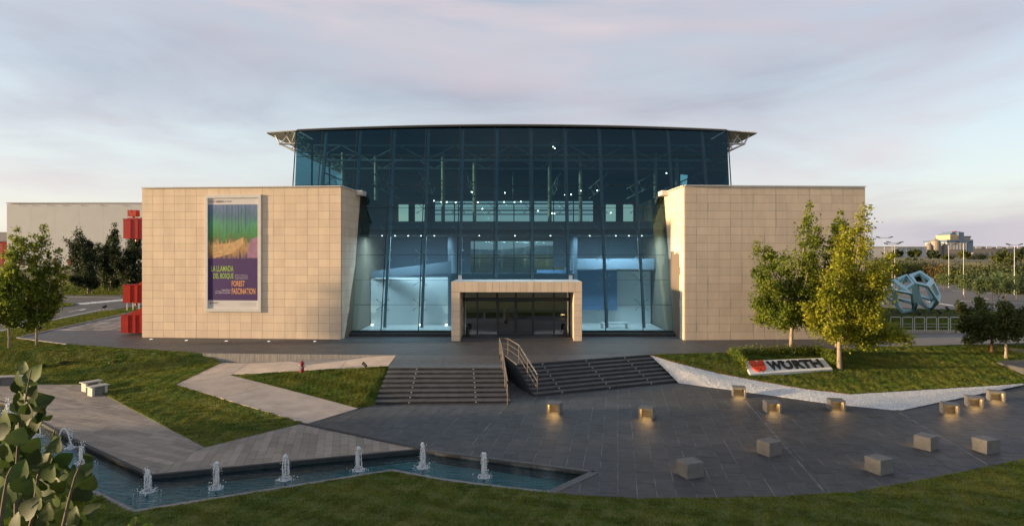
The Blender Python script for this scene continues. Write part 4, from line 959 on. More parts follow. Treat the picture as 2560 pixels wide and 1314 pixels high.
# ------------------------------------------------------------------ letter sign on the lawn
c0, c1, c2, c3 = [Vector(P(*p)) for p in ((1876, 935, .51), (2082, 922, .71), (2057, 893.5, 1.16), (1859, 901.5, 1.04))]
sg_ = thing('letter_sign', 'white slab sign with red emblem and large black letters on the lawn', 'sign', (c0 + c1) / 2)
ex = (c1 - c0); ey = (c3 - c0); nz = ex.cross(ey).normalized()
def SP(u, v, h=0): return c0.lerp(c1, u).lerp(c3.lerp(c2, u), v) + nz * h
b = MB()
tiles = 6
for k in range(tiles):
    for j in range(2):
        a, e = k / tiles + .001, (k + 1) / tiles - .001; f, g = j / 2 + .003, (j + 1) / 2 - .003
        vs = [SP(a, f, -.4), SP(e, f, -.4), SP(e, g, -.4), SP(a, g, -.4), SP(a, f), SP(e, f), SP(e, g), SP(a, g)]
        MB().add(vs, [(0, 3, 2, 1), (4, 5, 6, 7), (0, 1, 5, 4), (1, 2, 6, 5), (2, 3, 7, 6), (3, 0, 4, 7)]).build('slab_tile', 'slab', sg_)
for ch, a, e in (('W', .262, .430), ('U', .432, .555), ('R', .575, .685), ('T', .668, .785), ('H', .795, .915)):
    text_on(ch, (a, e, .18, .84), lambda u, v, d: SP(u, v, .004 + d), 'navy', 'letter', sg_, .03, .07)
for a in (.474, .513):
    b = MB(); cc = SP(a, .75); b.tube([cc, cc + nz * .07], .05, 10); b.build('umlaut_dot', 'navy', sg_)
def sprism(pts, m, name):
    n = len(pts); vs = [SP(u, v, .004) for u, v in pts] + [SP(u, v, .10) for u, v in pts]
    tri = tessellate_polygon([[Vector((u, v, 0)) for u, v in pts]]); fs = []
    for t in tri:
        a, b_, c = [Vector(pts[i]) for i in t]
        if (b_ - a).cross(c - a) < 0: t = t[::-1]
        fs.append(tuple(i + n for i in t))
    ar_ = parea(pts)
    for i in range(n):
        j = (i + 1) % n; fs.append((i, j, j + n, i + n) if ar_ > 0 else (j, i, i + n, j + n))
    MB().add(vs, fs).build(name, m, sg_)
sprism([(.055, .57), (.225, .57), (.225, .90), (.165, .90), (.155, .78), (.135, .78), (.13, .90), (.055, .90)], 'orange', 'emblem_half')
lo_ = [(.225 , .47), (.055, .47)] + [(.14 - .085 * math.cos(t), .47 - .37 * math.sin(t)) for t in [math.pi * k / 12 for k in range(1, 12)]]
lo_ = lo_[:7] + [(.125, .125), (.135, .24), (.150, .24), (.158, .13)] + lo_[9:]
sprism(lo_, 'orange', 'emblem_half')

# ------------------------------------------------------------------ plants
def leaf_cloud(name, centres, n, sig, size, m, parent, flat=.6):
    C = np.array(centres); k = rng.integers(0, len(C), n)
    if np.ndim(sig) == 0: sig = np.full(len(C), sig)
    p = C[k, :3] + rng.normal(0, 1, (n, 3)) * np.asarray(sig)[k][:, None] * np.array([1, 1, .9])
    a = rng.normal(0, 1, (n, 3)); a /= np.linalg.norm(a, axis=1)[:, None]
    q = rng.normal(0, 1, (n, 3)); q[:, 2] *= flat; q -= a * (a * q).sum(1)[:, None]; q /= np.linalg.norm(q, axis=1)[:, None]
    s = (size * rng.uniform(.6, 1.3, n))[:, None]
    V = np.stack([p - a * s, p + q * s * .55, p + a * s, p - q * s * .55], 1)
    return link_mesh(name, np_mesh(name, V.reshape(-1, 3), np.arange(n * 4).reshape(-1, 4), m), parent)
def tree(label, base, tips, h0, rad, n, size, leaf, bark='bark', sig=.30, name='broadleaf_tree', group=None, per=9, lean=0.0, top=None):
    """trunk with limbs reaching the given tips (dx, dy, dz above base); foliage clumps along every limb"""
    base = Vector(base); r = thing(name, label, 'tree', base, group); rr = random.Random(int(base.x * 31 + base.y * 17)); t = MB(); C = []; S = []
    H = top or max(p[2] for p in tips)
    tr = [base + Vector((lean * k / 6 * H * .6 + rr.uniform(-.03, .03) * H * .1, rr.uniform(-.03, .03) * H * .1, -.15 + (H * .62 + .15) * k / 6)) for k in range(7)]
    t.tube(tr, [rad * (1.25 if k == 0 else 1 - .11 * k) for k in range(7)], 10)
    def on(z):
        f = min(.999, max(0, (z + .15) / (H * .62 + .15))) * 6; i = int(f); return tr[i].lerp(tr[min(6, i + 1)], f - i)
    for p in tips:
        tip = base + Vector(p); zs = max(h0, min(H * .58, p[2] * .45 - .15 * math.hypot(p[0], p[1]))); s = on(zs * rr.uniform(.9, 1.1))
        m1 = s.lerp(tip, .35) + Vector((p[0] * .16, p[1] * .16, -.05 * p[2])); m2 = s.lerp(tip, .7) + Vector((p[0] * .10, p[1] * .10, 0))
        path_ = [s, m1, m2, tip]; Lm = (tip - s).length
        t.tube(path_, [rad * .38, rad * .27, rad * .16, .008], 6)
        for q in range(per):
            f = .22 + .78 * (q + rr.random()) / per; i = min(2, int(f * 3)); c = path_[i].lerp(path_[i + 1], f * 3 - i)
            w_ = (1 - f) * .26 * min(Lm, H * .55) + .04
            for z in range(3 if f < .8 else 1):
                o = Vector((rr.gauss(0, 1), rr.gauss(0, 1), rr.gauss(0, .6))).normalized() * w_ * rr.uniform(.3, 1.15) if f < .97 else Vector()
                o.z += w_ * .25; C.append(tuple(c + o)); S.append(sig * (.80 - .42 * f) * rr.uniform(.6, 1.25))
                if rr.random() < .5: t.tube([c, c + o * .9], [rad * .07, .004], 4)
    t.build('trunk', bark, r, smooth=True)
    leaf_cloud('crown', C, n, S, size, leaf, r)
    return r
def px_tips(base_px, base_py, d, pts, spread=1.0):
    rr = random.Random(base_px); o = []
    for a, b_ in pts: o.append(((a - base_px) / F * d, rr.uniform(-1, 1) * spread, (base_py - b_) / F * d))
    return o
# trees by the sign
B1, B2, B3 = P(1978, 886, 1.08), P(2098, 921, .67), P(2091, 889, 1.0)
tree('yellow green maple tree behind the letter sign with its trunk in front of the wing', B1, px_tips(1978, 886, B1[1], [(1996, 515), (2036, 560), (1916, 598), (1942, 612), (1876, 672), (1866, 742), (1905, 800), (1955, 640), (2010, 600), (2040, 640), (1990, 700), (1900, 700), (2030, 720), (1940, 760), (2045, 800), (1985, 820), (1925, 790), (2050, 690), (1895, 760)], 1.7),
     2.1, .13, 27000, .088, 'leafg', 'bark', .38, 'maple_tree')
tree('tall yellow green maple tree standing in front of the letter sign corner', B2, px_tips(2098, 921, B2[1], [(2140, 515), (2128, 560), (2180, 572), (2195, 630), (2222, 655), (2196, 770), (2250, 842), (2060, 640), (2030, 690), (2015, 760), (2100, 620), (2160, 660), (2185, 700), (2120, 700), (2060, 770), (2150, 790), (2190, 805), (2170, 858), (2110, 840), (2040, 810), (2165, 715), (2130, 640), (2262, 826)], 1.8),
     1.9, .135, 34000, .088, 'leafy', 'bark', .40, 'maple_tree')
tree('slender green maple tree half hidden behind the tall yellow one', B3, px_tips(2091, 889, B3[1], [(2088, 525), (2072, 560), (2105, 570), (2060, 640), (2110, 650), (2085, 620), (2075, 700), (2105, 740), (2040, 740), (2130, 730), (2090, 800)], 1.3), 2.4, .11, 12000, .092, 'leafg', 'bark', .29, 'maple_tree')
# drooping trees on the far right of the lawn
for bx_, by_, lab, bk, pts, le in ((2479, 883, 'low drooping tree with reddish leaning trunk by the white railing', 'barkred', [(2395, 790), (2420, 760), (2455, 745), (2490, 752), (2530, 765), (2405, 820), (2440, 845), (2500, 800), (2470, 775), (2430, 790), (2390, 850)], .035),
                                   (2515, 892, 'low drooping tree with straight pale trunk by the white railing', 'bark', [(2460, 780), (2490, 755), (2520, 748), (2550, 765), (2580, 780), (2600, 820), (2480, 830), (2560, 830), (2530, 790), (2555, 800), (2500, 790)], 0)):
    q = P(bx_, by_, .86); tree(lab, q, px_tips(bx_, by_, q[1], pts, 1.5), 1.5, .10, 7000, .11, 'leafm', bk, .30, 'drooping_tree', None, 6, le, 3.6)
# slender trees on the left lawn
for bx_, by_, lab, pts in ((23, 877, 'bushy green young maple on the lawn bank farther from the terrace kerb', [(24, 560), (40, 590), (8, 610), (55, 640), (-15, 660), (45, 690), (-30, 720), (60, 740), (10, 700), (30, 650), (-5, 780), (50, 790), (20, 760), (-40, 780), (25, 810)]),
                           (92, 872, 'airy green young maple on the lawn bank beside the terrace kerb', [(112, 562), (82, 590), (120, 640), (146, 622), (72, 640), (150, 665), (60, 700), (130, 700), (45, 740), (100, 680), (140, 740), (90, 760), (60, 780), (120, 790), (85, 820)])):
    q = P(bx_, by_, 1.0); tree(lab, q, px_tips(bx_, by_, q[1], pts, .7), 2.0, .085, 15000, .088, 'leafg', 'bark', .30, 'maple_tree')
# shrubs on the left bank
def shrub(p, rx_, rz_, n, size, leaf, label, group=None, name='shrub', cat='shrub', rough=.25):
    r = thing(name, label, cat, p, group); C = []; rr = random.Random(int(p[0] * 97 + p[1])); t = MB()
    for k in range(16):
        a = rr.uniform(0, 6.28); e = rr.uniform(.1, 1.2); q = (p[0] + math.cos(a) * math.cos(e) * rx_ * .7, p[1] + math.sin(a) * math.cos(e) * rx_ * .7, p[2] + rz_ * .75 * math.sin(e) + rz_ * .05)
        C.append(q); t.tube([(p[0], p[1], p[2] - .1), q], [.02 * rx_ + .006, .004], 4)
    t.build('stem', 'barkdark', r); leaf_cloud('foliage', C, n, rx_ * rough, size, leaf, r)
for a, b_, z, s, lab in ((157, 916, .45, .40, 'round olive shrub standing alone on the left grass bank'), (102, 921, .40, .25, 'smallest olive shrub on the left grass bank, behind the poplar leaves'), (306, 898, .72, .36, 'upper olive shrub of a touching pair on the left grass bank'), (287, 911, .62, .27, 'lower olive shrub of a touching pair on the left grass bank')):
    shrub(P(a, b_, z), s, s * 1.1, 900, .05, 'leafm', lab)
# hedge round the sign
hd = thing('hedge', 'low clipped green hedge wrapping the back of the letter sign', 'hedge', P(1960, 896, 1.2)); C = []; t = MB()
hp = [(1862, 926, .58), (1846, 905, .84), (1830, 893, .98), (1880, 891, 1.0), (1930, 889, 1.02), (1980, 888, 1.04), (2030, 887, 1.05), (2062, 889, 1.03), (2079, 905, .86), (2088, 917, .74)]
for i in range(len(hp) - 1):
    for k in range(7):
        q = Vector(P(*hp[i])).lerp(Vector(P(*hp[i + 1])), k / 7); hgt = .45 if i < 7 else .3
        for z in (.12, .3, hgt): C.append((q.x, q.y, q.z + z))
        t.tube([q - Vector((0, 0, .1)), q + Vector((random.uniform(-.1, .1), 0, hgt))], .01, 4)
t.build('stem', 'barkdark', hd, 'stuff'); leaf_cloud('foliage', C, 9000, .14, .055, 'leafg', hd)

# poplar close to the camera: stems, side twigs and leaves one by one
pop = thing('poplar_tree', 'dark leafy poplar top rising close by in the bottom corner beside the pool', 'tree', (-2.35, 2.75, .08))
D0 = 2.7
b = MB()
n_ = 9
prof_ = [(0, 0), (.30, -.05), (.52, .12), (.56, .38), (.42, .66), (.20, .90), (0, 1.06)]
vs = [(0, y * 1.0, 0) for y in (0, .12, .38, .66, .90, 1.06)]
lv = [(0, 0, 0), (0, .3, -.03), (0, .62, -.05), (0, 1.05, -.16)]
R1 = [(.30, -.06, .04), (.54, .14, .09), (.57, .40, .08), (.42, .68, .02), (.19, .92, -.08)]
V_ = lv + R1 + [(-x, y, z) for x, y, z in R1]
fs_ = [(0, 4, 5), (0, 5, 1), (1, 5, 6), (1, 6, 2), (2, 6, 7), (2, 7, 8), (2, 8, 3)]
fs_ += [(0, 10, 9), (0, 1, 10), (1, 11, 10), (1, 2, 11), (2, 12, 11), (2, 13, 12), (2, 3, 13)]
leafA = MB().add(V_, fs_).mesh('leaf', 'bigleaf', True); leafB = MB().add(V_, fs_).mesh('leaf', 'bigleaf2', True)
def pp(px, py, d=D0): return Vector(AT(px, py, d))
rr = random.Random(21)
stems = [[(10, 1700, 0), (40, 1314, 0), (40, 1200, .05), (45, 1120, .05), (58, 1040, 0), (66, 985, 0), (78, 925, 0)],
         [(40, 1450, .1), (82, 1290, .1), (95, 1190, .1), (122, 1120, .1), (138, 1070, .1)],
         [(100, 1500, -.1), (158, 1314, -.1), (172, 1250, -.1), (188, 1190, -.1), (205, 1150, -.1)],
         [(-30, 1600, -.2), (0, 1314, -.2), (10, 1240, -.2), (18, 1190, -.2), (30, 1165, -.2)],
         [(300, 1700, -.2), (330, 1420, -.2), (338, 1330, -.2), (343, 1290, -.2)]]
MB().tube([(-2.35, 2.75, -.1), (-2.36, 2.75, 2.0), (-2.34, 2.74, 4.0), (-2.26, 2.72, 5.4)], [.11, .09, .06, .03], 10).build('trunk', 'stem', pop)
for s in stems:
    pts = [Vector((-2.3, 2.73, 4.9))] + [pp(a, b_, D0 + c) for a, b_, c in s]
    MB().tube(pts, [.018] + [.010 - .0075 * i / (len(s) - 1) for i in range(len(s))], 6).build('branch', 'stem', pop)
def put_leaf(px, py, w_, yaw, tilt, yellow=False, dd=0.0, roll=0.0):
    sc = w_ / F * (D0 + dd) / 1.42
    m = Matrix.Translation(pp(px, py, D0 + dd)) @ Matrix.Rotation(R(yaw), 4, 'Y') @ Matrix.Rotation(R(tilt), 4, 'X') @ Matrix.Rotation(R(roll), 4, 'Y') @ Matrix.Diagonal((sc, sc, sc, 1))
    inst('leaf', leafB if yellow else leafA, m, pop)
for a in ((82, 952, 58, -12, 70, 0), (80, 948, 56, 20, 80, 1, .02), (76, 992, 46, 25, 100, 0), (60, 1012, 42, 160, 70, 0), (95, 1010, 50, 60, 60, 0), (75, 1045, 60, -30, 85, 0), (92, 1030, 40, 80, 110, 0),
          (18, 1052, 52, -40, 75, 1), (20, 1068, 60, -10, 95, 0), (-5, 1090, 60, 30, 80, 0), (35, 1110, 60, 10, 70, 0), (60, 1085, 55, -50, 80, 0), (30, 1150, 66, -20, 95, 0), (-2, 1140, 55, 40, 80, 0),
          (70, 1130, 55, 35, 80, 0), (86, 1160, 52, 5, 90, 0), (138, 1130, 50, -6, 80, 0), (132, 1108, 40, 45, 100, 0, .03), (120, 1160, 50, -35, 75, 0), (118, 1200, 55, 20, 90, 0), (105, 1235, 50, -60, 80, 0), (135, 1225, 45, 60, 85, 0),
          (42, 1200, 70, 5, 75, 1, -.15), (50, 1230, 66, 25, 90, 0, -.15), (8, 1215, 50, -60, 80, 1, -.1), (20, 1260, 70, -20, 85, 0, -.15), (60, 1290, 70, 35, 80, 0, -.15), (5, 1300, 66, -30, 80, 1, -.15), (90, 1270, 50, 10, 90, 0), (40, 1330, 70, 0, 80, 0, -.1),
          (205, 1185, 46, 30, 75, 0), (196, 1205, 50, -30, 90, 0), (215, 1222, 50, 20, 85, 0), (200, 1250, 60, 5, 80, 0), (178, 1270, 55, -40, 90, 0), (215, 1290, 56, 35, 75, 0), (228, 1300, 46, 60, 95, 1), (185, 1310, 60, -10, 85, 0), (150, 1255, 45, -60, 80, 0), (150, 1300, 50, 40, 80, 0), (120, 1300, 55, -20, 85, 0),
          (340, 1310, 30, -30, 70, 1, -.2), (352, 1306, 28, 20, 80, 1, -.2), (334, 1322, 30, -60, 80, 1, -.2), (360, 1322, 30, 50, 75, 1, -.2)):
    put_leaf(a[0], a[1], a[2], a[3] + rr.uniform(-8, 8), a[4], bool(a[5]), a[6] if len(a) > 6 else rr.uniform(-.06, .08), rr.uniform(-30, 30))
for k in range(150):
    a, b_ = rr.choice([(70, 985), (75, 1020), (125, 1150), (200, 1230), (30, 1180), (15, 1290), (80, 1230), (55, 1110), (100, 1290), (185, 1290), (60, 1060), (10, 1120)])
    put_leaf(a + rr.gauss(0, 17), b_ + rr.gauss(0, 30), rr.uniform(36, 56), rr.uniform(-180, 180), rr.uniform(60, 120), rr.random() < .12, rr.uniform(.08, .35), rr.uniform(-60, 60))

# ------------------------------------------------------------------ right background
BZ = 1.18
sheet('parking_lot', xy([(2165, 766, BZ), (2360, 773, BZ), (2950, 795, BZ), (2950, 766, BZ), (2560, 739, BZ), (2420, 713, BZ), (2340, 704, BZ), (2100, 703, BZ), (2100, 766, BZ)]), BZ, 'lotasphalt', .2)
for k, (a, b_, c, d) in enumerate(((2318, 753, 2385, 764), (2245, 748, 2270, 748.6), (2452, 745.5, 2472, 746.2), (2462, 731, 2482, 731.6), (2380, 727, 2440, 729), (2300, 716, 2380, 717.5), (2230, 722, 2330, 724), (2400, 752, 2560, 757), (2440, 765, 2560, 770))):
    p, q = Vector(P(a, b_, BZ)), Vector(P(c, d, BZ)); dv = (q - p).normalized(); n = Vector((-dv.y, dv.x, 0)) * (.22 if k in (0, 1, 2) else .08)
    tag(MB().prism([tuple((p + n)[:2]), tuple((p - n)[:2]), tuple((q - n)[:2]), tuple((q + n)[:2])], BZ, BZ + .006).build('road_marking', 'paint'), kind='structure')
lawn('grass_verge', [(2150, 832, 1.22), (2950, 824, 1.22), (2950, 797, 1.22), (2360, 774, 1.22), (2150, 767, 1.22)], 50000, 'green grass between the white railing and the parking lot', .06, .12, .03, 90)
# dark pad and open-cell sculpture
pc = P(2290, 783, 1.235); n = 32
MB().prism([(pc[0] + 4.6 * math.cos(6.2832 * k / n), pc[1] + 4.2 * math.sin(6.2832 * k / n)) for k in range(n)], 1.1, 1.262).build('sculpture_pad', 'pad', None, 'structure')
scu = thing('open_cell_sculpture', 'pale blue sculpture of two open polygonal frame cells on a dark pad', 'sculpture', pc)
def sv(zx, zy, d): return Vector(AT(2150 + zx / 5.476, 660 + zy / 5.476, d))
VX = dict(A=sv(825, 85, 63.5), B=sv(1005, 205, 62.5), C=sv(1112, 430, 62.8), D=sv(1090, 528, 62.0), E=sv(965, 652, 64.9), Fp=sv(800, 545, 62.3), G=sv(765, 260, 60.6), H=sv(935, 300, 60.4), I=sv(665, 140, 63.0), J=sv(1000, 500, 66.0), K=sv(760, 420, 65.8),
          L=sv(310, 205, 61.5), Mm=sv(440, 212, 63.0), N=sv(640, 132, 63.6), Q=sv(640, 330, 60.8), G2=sv(755, 262, 60.7), O=sv(725, 405, 59.6), Pp=sv(495, 360, 59.4), Rr=sv(240, 370, 62.0), S=sv(580, 678, 62.9), U=sv(752, 648, 65.2), V=sv(795, 560, 62.4), W=sv(470, 560, 61.5), X=sv(480, 470, 66.0))
cells_ = [('A B H G I', 'G H D E Fp', 'B C D H', 'A J C B', 'C J E D', 'I K J A', 'E J K Fp', 'Fp K I G'),
          ('L Pp O Q Mm', 'Mm Q G2 N', 'Q O U V G2', 'Pp W S U O', 'L Rr W Pp', 'L X Rr', 'Rr X S W', 'S X V U', 'V X N G2', 'N X L Mm')]
for cell in cells_:
    names = set(' '.join(cell).split()); cc = sum((VX[k] for k in names), Vector()) / len(names)
    for f in cell:
        q = [VX[k] for k in f.split()]; n = len(q); c = sum(q, Vector()) / n; nn = (q[1] - q[0]).cross(q[2] - q[1]).normalized()
        if nn.dot(c - cc) < 0: nn = -nn; q = q[::-1]
        inn = [c + (p - c) * max(.3, 1 - .46 / max(.5, (p - c).length)) for p in q]; th = nn * -.26
        vs = q + inn + [p + th for p in inn] + [p + (c - p) * .12 + th for p in q]
        fs = []
        for i in range(n):
            j = (i + 1) % n; fs += [(i, j, j + n, i + n), (i + n, j + n, j + 2 * n, i + 2 * n), (i + 2 * n, j + 2 * n, j + 3 * n, i + 3 * n)]
        MB().add(vs, fs).build('cell_frame', 'blue', scu)
# white railing panels on a low kerb wall
ra, rb = Vector(P(2225, 831, TZ)), Vector(P(2760, 833, TZ)); L_ = (rb - ra).length; dv = (rb - ra).normalized()
rl = thing('white_railing', 'row of white tubular railing panels on a low concrete kerb beside the lawn', 'railing', ra)
strip_path([tuple(ra[:2]), tuple(rb[:2])], .35, TZ - .1, TZ + .20, 'concrete', 'kerb_wall', rl)
rm_ = MB().tube([(.05, 0, 0), (.05, 0, .98), (.09, 0, 1.04), (.79, 0, 1.04), (.83, 0, .98), (.83, 0, 0)], .032, 8).mesh('panel', 'whitemetal')
bar_ = MB().tube([(.07, 0, 0), (.81, 0, 0)], .014, 6).mesh('cross_bar', 'whitemetal')
ang = math.atan2(dv.y, dv.x)
for k in range(int(L_ / .93)):
    mw = Matrix.Translation(ra + dv * (.93 * k) + Vector((0, 0, .19))) @ Matrix.Rotation(ang, 4, 'Z')
    pn = inst('panel', rm_, mw, rl)
    for z in (.28, .52): inst('cross_bar', bar_, mw @ Matrix.Translation((0, 0, z)), pn)
sheet('pavement', xy([(2235, 865, TZ), (2290, 834.5, TZ), (2950, 828, TZ), (2950, 850, TZ), (2560, 857, TZ)]), TZ + .008, mat('pale_paving', (.20, .185, .165), .8, .12, 1.5), .05)
sheet('lane', xy([(2491, 905, .70), (2560, 893, .70), (2900, 870, .70), (2900, 905, .70), (2560, 921, .70)]), .72, 'asphalt', .6)
# street lamps with twin heads
def lamp_post(px, top, basey, lab, m='pole', z=BZ):
    p = P(px, basey, z); h = (basey - top) / F * p[1]; r = thing('street_lamp', lab, 'street lamp', p); s = p[1] / 90
    MB().tube([(p[0], p[1], z - .1), (p[0], p[1], z + h)], [.055 * s, .035 * s], 8).build('pole', m, r)
    MB().tube([(p[0] - .9 * s, p[1], z + h + .12), (p[0], p[1], z + h), (p[0] + .9 * s, p[1], z + h + .12)], .035 * s, 6).build('arm', m, r)
    for sg in (-1, 1):
        MB().box(-.28 * s, .28 * s, -.14 * s, .14 * s, -.07 * s, .06 * s)
        q = Vector((p[0] + sg * .95 * s, p[1], z + h + .16)); MB().bar(q - Vector((.27 * s, 0, sg * .08)), q + Vector((.27 * s, 0, sg * .08)), .26 * s, .12 * s).build('lamp_head', 'black', r)
lamp_post(2211, 595, 726, 'twin headed street lamp just past the corner of the limestone wing')
lamp_post(2230.5, 611, 735, 'twin headed street lamp coloured tan as if sunlit, beside another, in front of the white sheds', 'tan')  # tan pole colour stands in for warm sunlight on the metal
lamp_post(2237, 607, 712, 'grey twin headed street lamp behind the tan one, in front of the white sheds')
lamp_post(2372, 612, 719.5, 'twin headed street lamp in front of the silo building base')
lamp_post(2409, 607, 736.5, 'twin headed street lamp in front of the tallest silo tower edge')
lamp_post(2536, 613, 736, 'twin headed street lamp before the dense green bank')
# staked saplings in the lot
for k, (px, py, tp) in enumerate(((2412, 745, 688), (2447, 752, 697), (2480, 754, 690), (2497, 740, 684), (2515, 750, 686), (2541, 748, 690), (2360, 722, 690), (2195, 730, 690), (2590, 760, 690))):
    p = P(px, py, BZ); h = (py - tp) / F * p[1]; r = thing('sapling', 'thin staked sapling with pale leaves standing in the parking lot', 'sapling', p, 'saplings in the parking lot')
    MB().tube([(p[0], p[1], BZ - .1), (p[0] + .1, p[1], BZ + h * .95)], [.06, .02], 6).build('trunk', 'barkdark', r)
    leaf_cloud('crown', [(p[0] + random.gauss(0, .35), p[1] + random.gauss(0, .4), p[2] + h * t) for t in [.42 + .56 * i / 12 for i in range(13)]], 900, .28, .13, 'leafp', r)
# bushes on the bank
def bank_pt(px, py, d): return AT(px, py, d)
BL_ = [(2205, 700, 142, 4, 'leafm'), (2235, 694, 145, 4, 'leafd'), (2262, 690, 146, 4, 'leafm'), (2290, 686, 147, 3.6, 'leafd'), (2325, 690, 146, 3.4, 'leafo'), (2345, 700, 141, 3.4, 'leafo'), (2370, 702, 132, 3.2, 'leafo'), (2392, 706, 128, 3, 'leafm'), (2415, 690, 128, 3.4, 'leafd'), (2440, 705, 118, 3, 'leafm'), (2465, 712, 112, 3, 'leafd'), (2500, 716, 106, 3, 'leafd'), (2530, 722, 100, 3, 'leafm'), (2560, 726, 97, 3, 'leafd'), (2480, 690, 118, 3.2, 'leafm'), (2540, 695, 108, 3.2, 'leafd'), (2575, 700, 104, 3.2, 'leafd')]
nm = dict(leafm='olive', leafd='dark green', leafo='rusty brown')
for px, py, d, s, lf in BL_:
    p = AT(px, py, d); p = (p[0], p[1], terr(p[0], p[1]) - .1)
    shrub(p, s * 1.1, s * .85, 1900, .26, lf, '%s scrub bush growing on the bank behind the parking lot' % nm[lf], 'scrub bushes on the bank', 'bank_bush', 'bush', .32)
# round trees on the fields
def round_tree(px, py, top, wpx, d, lf, lab, n=2600, bark='barkdark', grp='trees on the far fields', name='field_tree'):
    s = d / F; h = (py - top) * s; r0 = wpx * s / 2; base = AT(px, py, d); zt = terr(base[0], base[1]); base = (base[0], base[1], zt); h = CZ + (HZ - top) * s - zt
    rr2 = random.Random(px); tips = []
    for k in range(14):
        a = 6.283 * k / 14 + rr2.uniform(-.3, .3); e = rr2.uniform(.1, .95)
        tips.append((math.cos(a) * r0 * (1 - e * .55), math.sin(a) * r0 * (1 - e * .55), h * (.45 + .5 * e)))
    tips.append((0, 0, h * .97))
    tree(lab, base, tips, h * .15, max(.12, h * .035), n, max(.12, .022 * h + .0012 * d), lf, bark, h * .09, name, grp, 5)
round_tree(2332, 655, 624, 38, 190, 'leafd', 'dark round tree on the dry field in front of the silos', name='field_tree')
round_tree(2242, 646, 622, 34, 260, 'leafd', 'dark spreading tree in front of the white striped sheds')
round_tree(2287, 646, 621, 38, 260, 'leafm', 'olive spreading tree in front of the white striped sheds, nearest the silos')
round_tree(2410, 653, 624, 34, 220, 'leafm', 'olive tree in front of the silo tower base')
round_tree(2365, 655, 636, 24, 210, 'leafm', 'small olive tree just past the silos')
round_tree(2512, 690, 620, 66, 125, 'leafm', 'large spreading green tree rising from the bank')
round_tree(2556, 664, 618, 40, 150, 'leafd', 'dark tree behind the large spreading one, past the last lamp')
for px, py, w_, d in ((2272, 657, 10, 205), (2288, 657, 8, 205), (2304, 657, 5, 205), (2380, 648, 14, 240), (2425, 648, 22, 240), (2445, 648, 26, 240), (2460, 646, 22, 240)):
    p = AT(px, py, d); p = (p[0], p[1], terr(p[0], p[1])); shrub(p, w_ / F * d / 2, w_ / F * d * .6, 500, .22, 'leafd', 'low dark bush dotted on the far dry field', 'bushes on the far field', 'field_bush', 'bush')
# far buildings
def far_box(b, px0, px1, py0, py1, d, dep):
    x0, x1 = (px0 - CX) / F * d, (px1 - CX) / F * d; z1 = CZ + (HZ - py0) / F * d; z0 = min(CZ + (HZ - py1) / F * d, 1e9)
    return b.box(x0, x1, d, d + dep, z0, z1)
FD = 420
st = thing('silo_tower', 'stepped pale and blue grain processing tower rising over the fields', 'industrial building', AT(2400, 652, FD))
far_box(MB(), 2367, 2418, 624, 656, FD, 22).build('base', 'silo', st); far_box(MB(), 2367, 2417, 605.5, 624, FD - .3, 22).build('white_block', 'grey', st)
far_box(MB(), 2367, 2433, 599, 605.5, FD - .6, 24).build('blue_band', 'slate', st); far_box(MB(), 2417, 2433, 605.5, 631, FD - .2, 22).build('blue_side', 'slate', st)
far_box(MB(), 2375, 2397, 587, 599, FD, 14).build('upper_block', 'tan', st); far_box(MB(), 2397, 2410, 580, 599, FD, 14).build('top_block', 'slate', st); far_box(MB(), 2376, 2397, 583, 587, FD + 2, 12).build('upper_roof', 'slate', st)
far_box(MB(), 2380, 2402, 579, 583, FD + 3, 10).build('top_roof', 'slate', st); far_box(MB(), 2406, 2426, 593, 599, FD + 2, 12).build('lower_block', 'tan', st); far_box(MB(), 2410, 2428, 590, 593, FD + 2, 12).build('lower_roof', 'slate', st)
far_box(MB(), 2388, 2392, 577.5, 579, FD + 4, 3).build('vent', 'barn', st)
for k in range(5): far_box(MB(), 2376 + k * 4, 2378.6 + k * 4, 589, 598, FD - .12, .2).build('window_strip', 'silo', st)
for k in range(6): far_box(MB(), 2370 + k * 8, 2370.4 + k * 8, 606, 624, FD - .42, .2).build('panel_joint', 'silo', st)
for px, w_, tp, cone, lab in ((2321, 16, 614, 607, 'shorter corrugated grain silo with conical roof, on the shed side'), (2338, 23, 603, 596, 'tallest corrugated grain silo with conical roof'), (2352, 7, 615, 611, 'narrow grain silo squeezed beside the tallest one'), (2362, 12, 613, 607, 'grain silo touching the stepped tower')):
    c = AT(px, 640, FD - 12); rr_ = w_ / 2 / F * (FD - 12); zt = CZ + (HZ - tp) / F * (FD - 12); zc = CZ + (HZ - cone) / F * (FD - 12)
    r = thing('grain_silo', lab, 'silo', (c[0], c[1], 4))
    b = MB(); nz_ = 14; prof2 = []
    for k in range(nz_ + 1): prof2 += [(rr_ * (1.0 if k % 2 else .985), 3 + (zt - 3) * k / nz_)]
    b.lathe(prof2, (c[0], c[1], 0), 20).build('drum', 'silo', r)
    MB().lathe([(rr_ * 1.03, zt), (rr_ * .12, zc), (rr_ * .12, zc + .8)], (c[0], c[1], 0), 20).build('cone_roof', 'silo', r)
sh = thing('warehouse_shed', 'long white shed with dark blue stripes beyond the dry field', 'shed', AT(2250, 640, 380))
far_box(MB(), 2160, 2318, 617, 646, 380, 40).build('wall', 'grey', sh); far_box(MB(), 2155, 2319, 615.5, 617, 379.5, 41).build('roof_edge', 'coping', sh)
for px in (2246, 2257, 2268, 2276, 2284, 2294, 2302): far_box(MB(), px - 1.2, px + 1.2, 618.5, 646, 379.6, .3).build('blue_stripe', 'slate', sh)
s2 = thing('warehouse_shed', 'long low shed with pale sawtooth roof lights beyond the green bank', 'shed', AT(2500, 640, 450))
far_box(MB(), 2433, 2640, 622, 645, 450, 40).build('wall', 'shed', s2); far_box(MB(), 2433, 2640, 617, 622, 452, 40).build('roof', 'silo', s2)
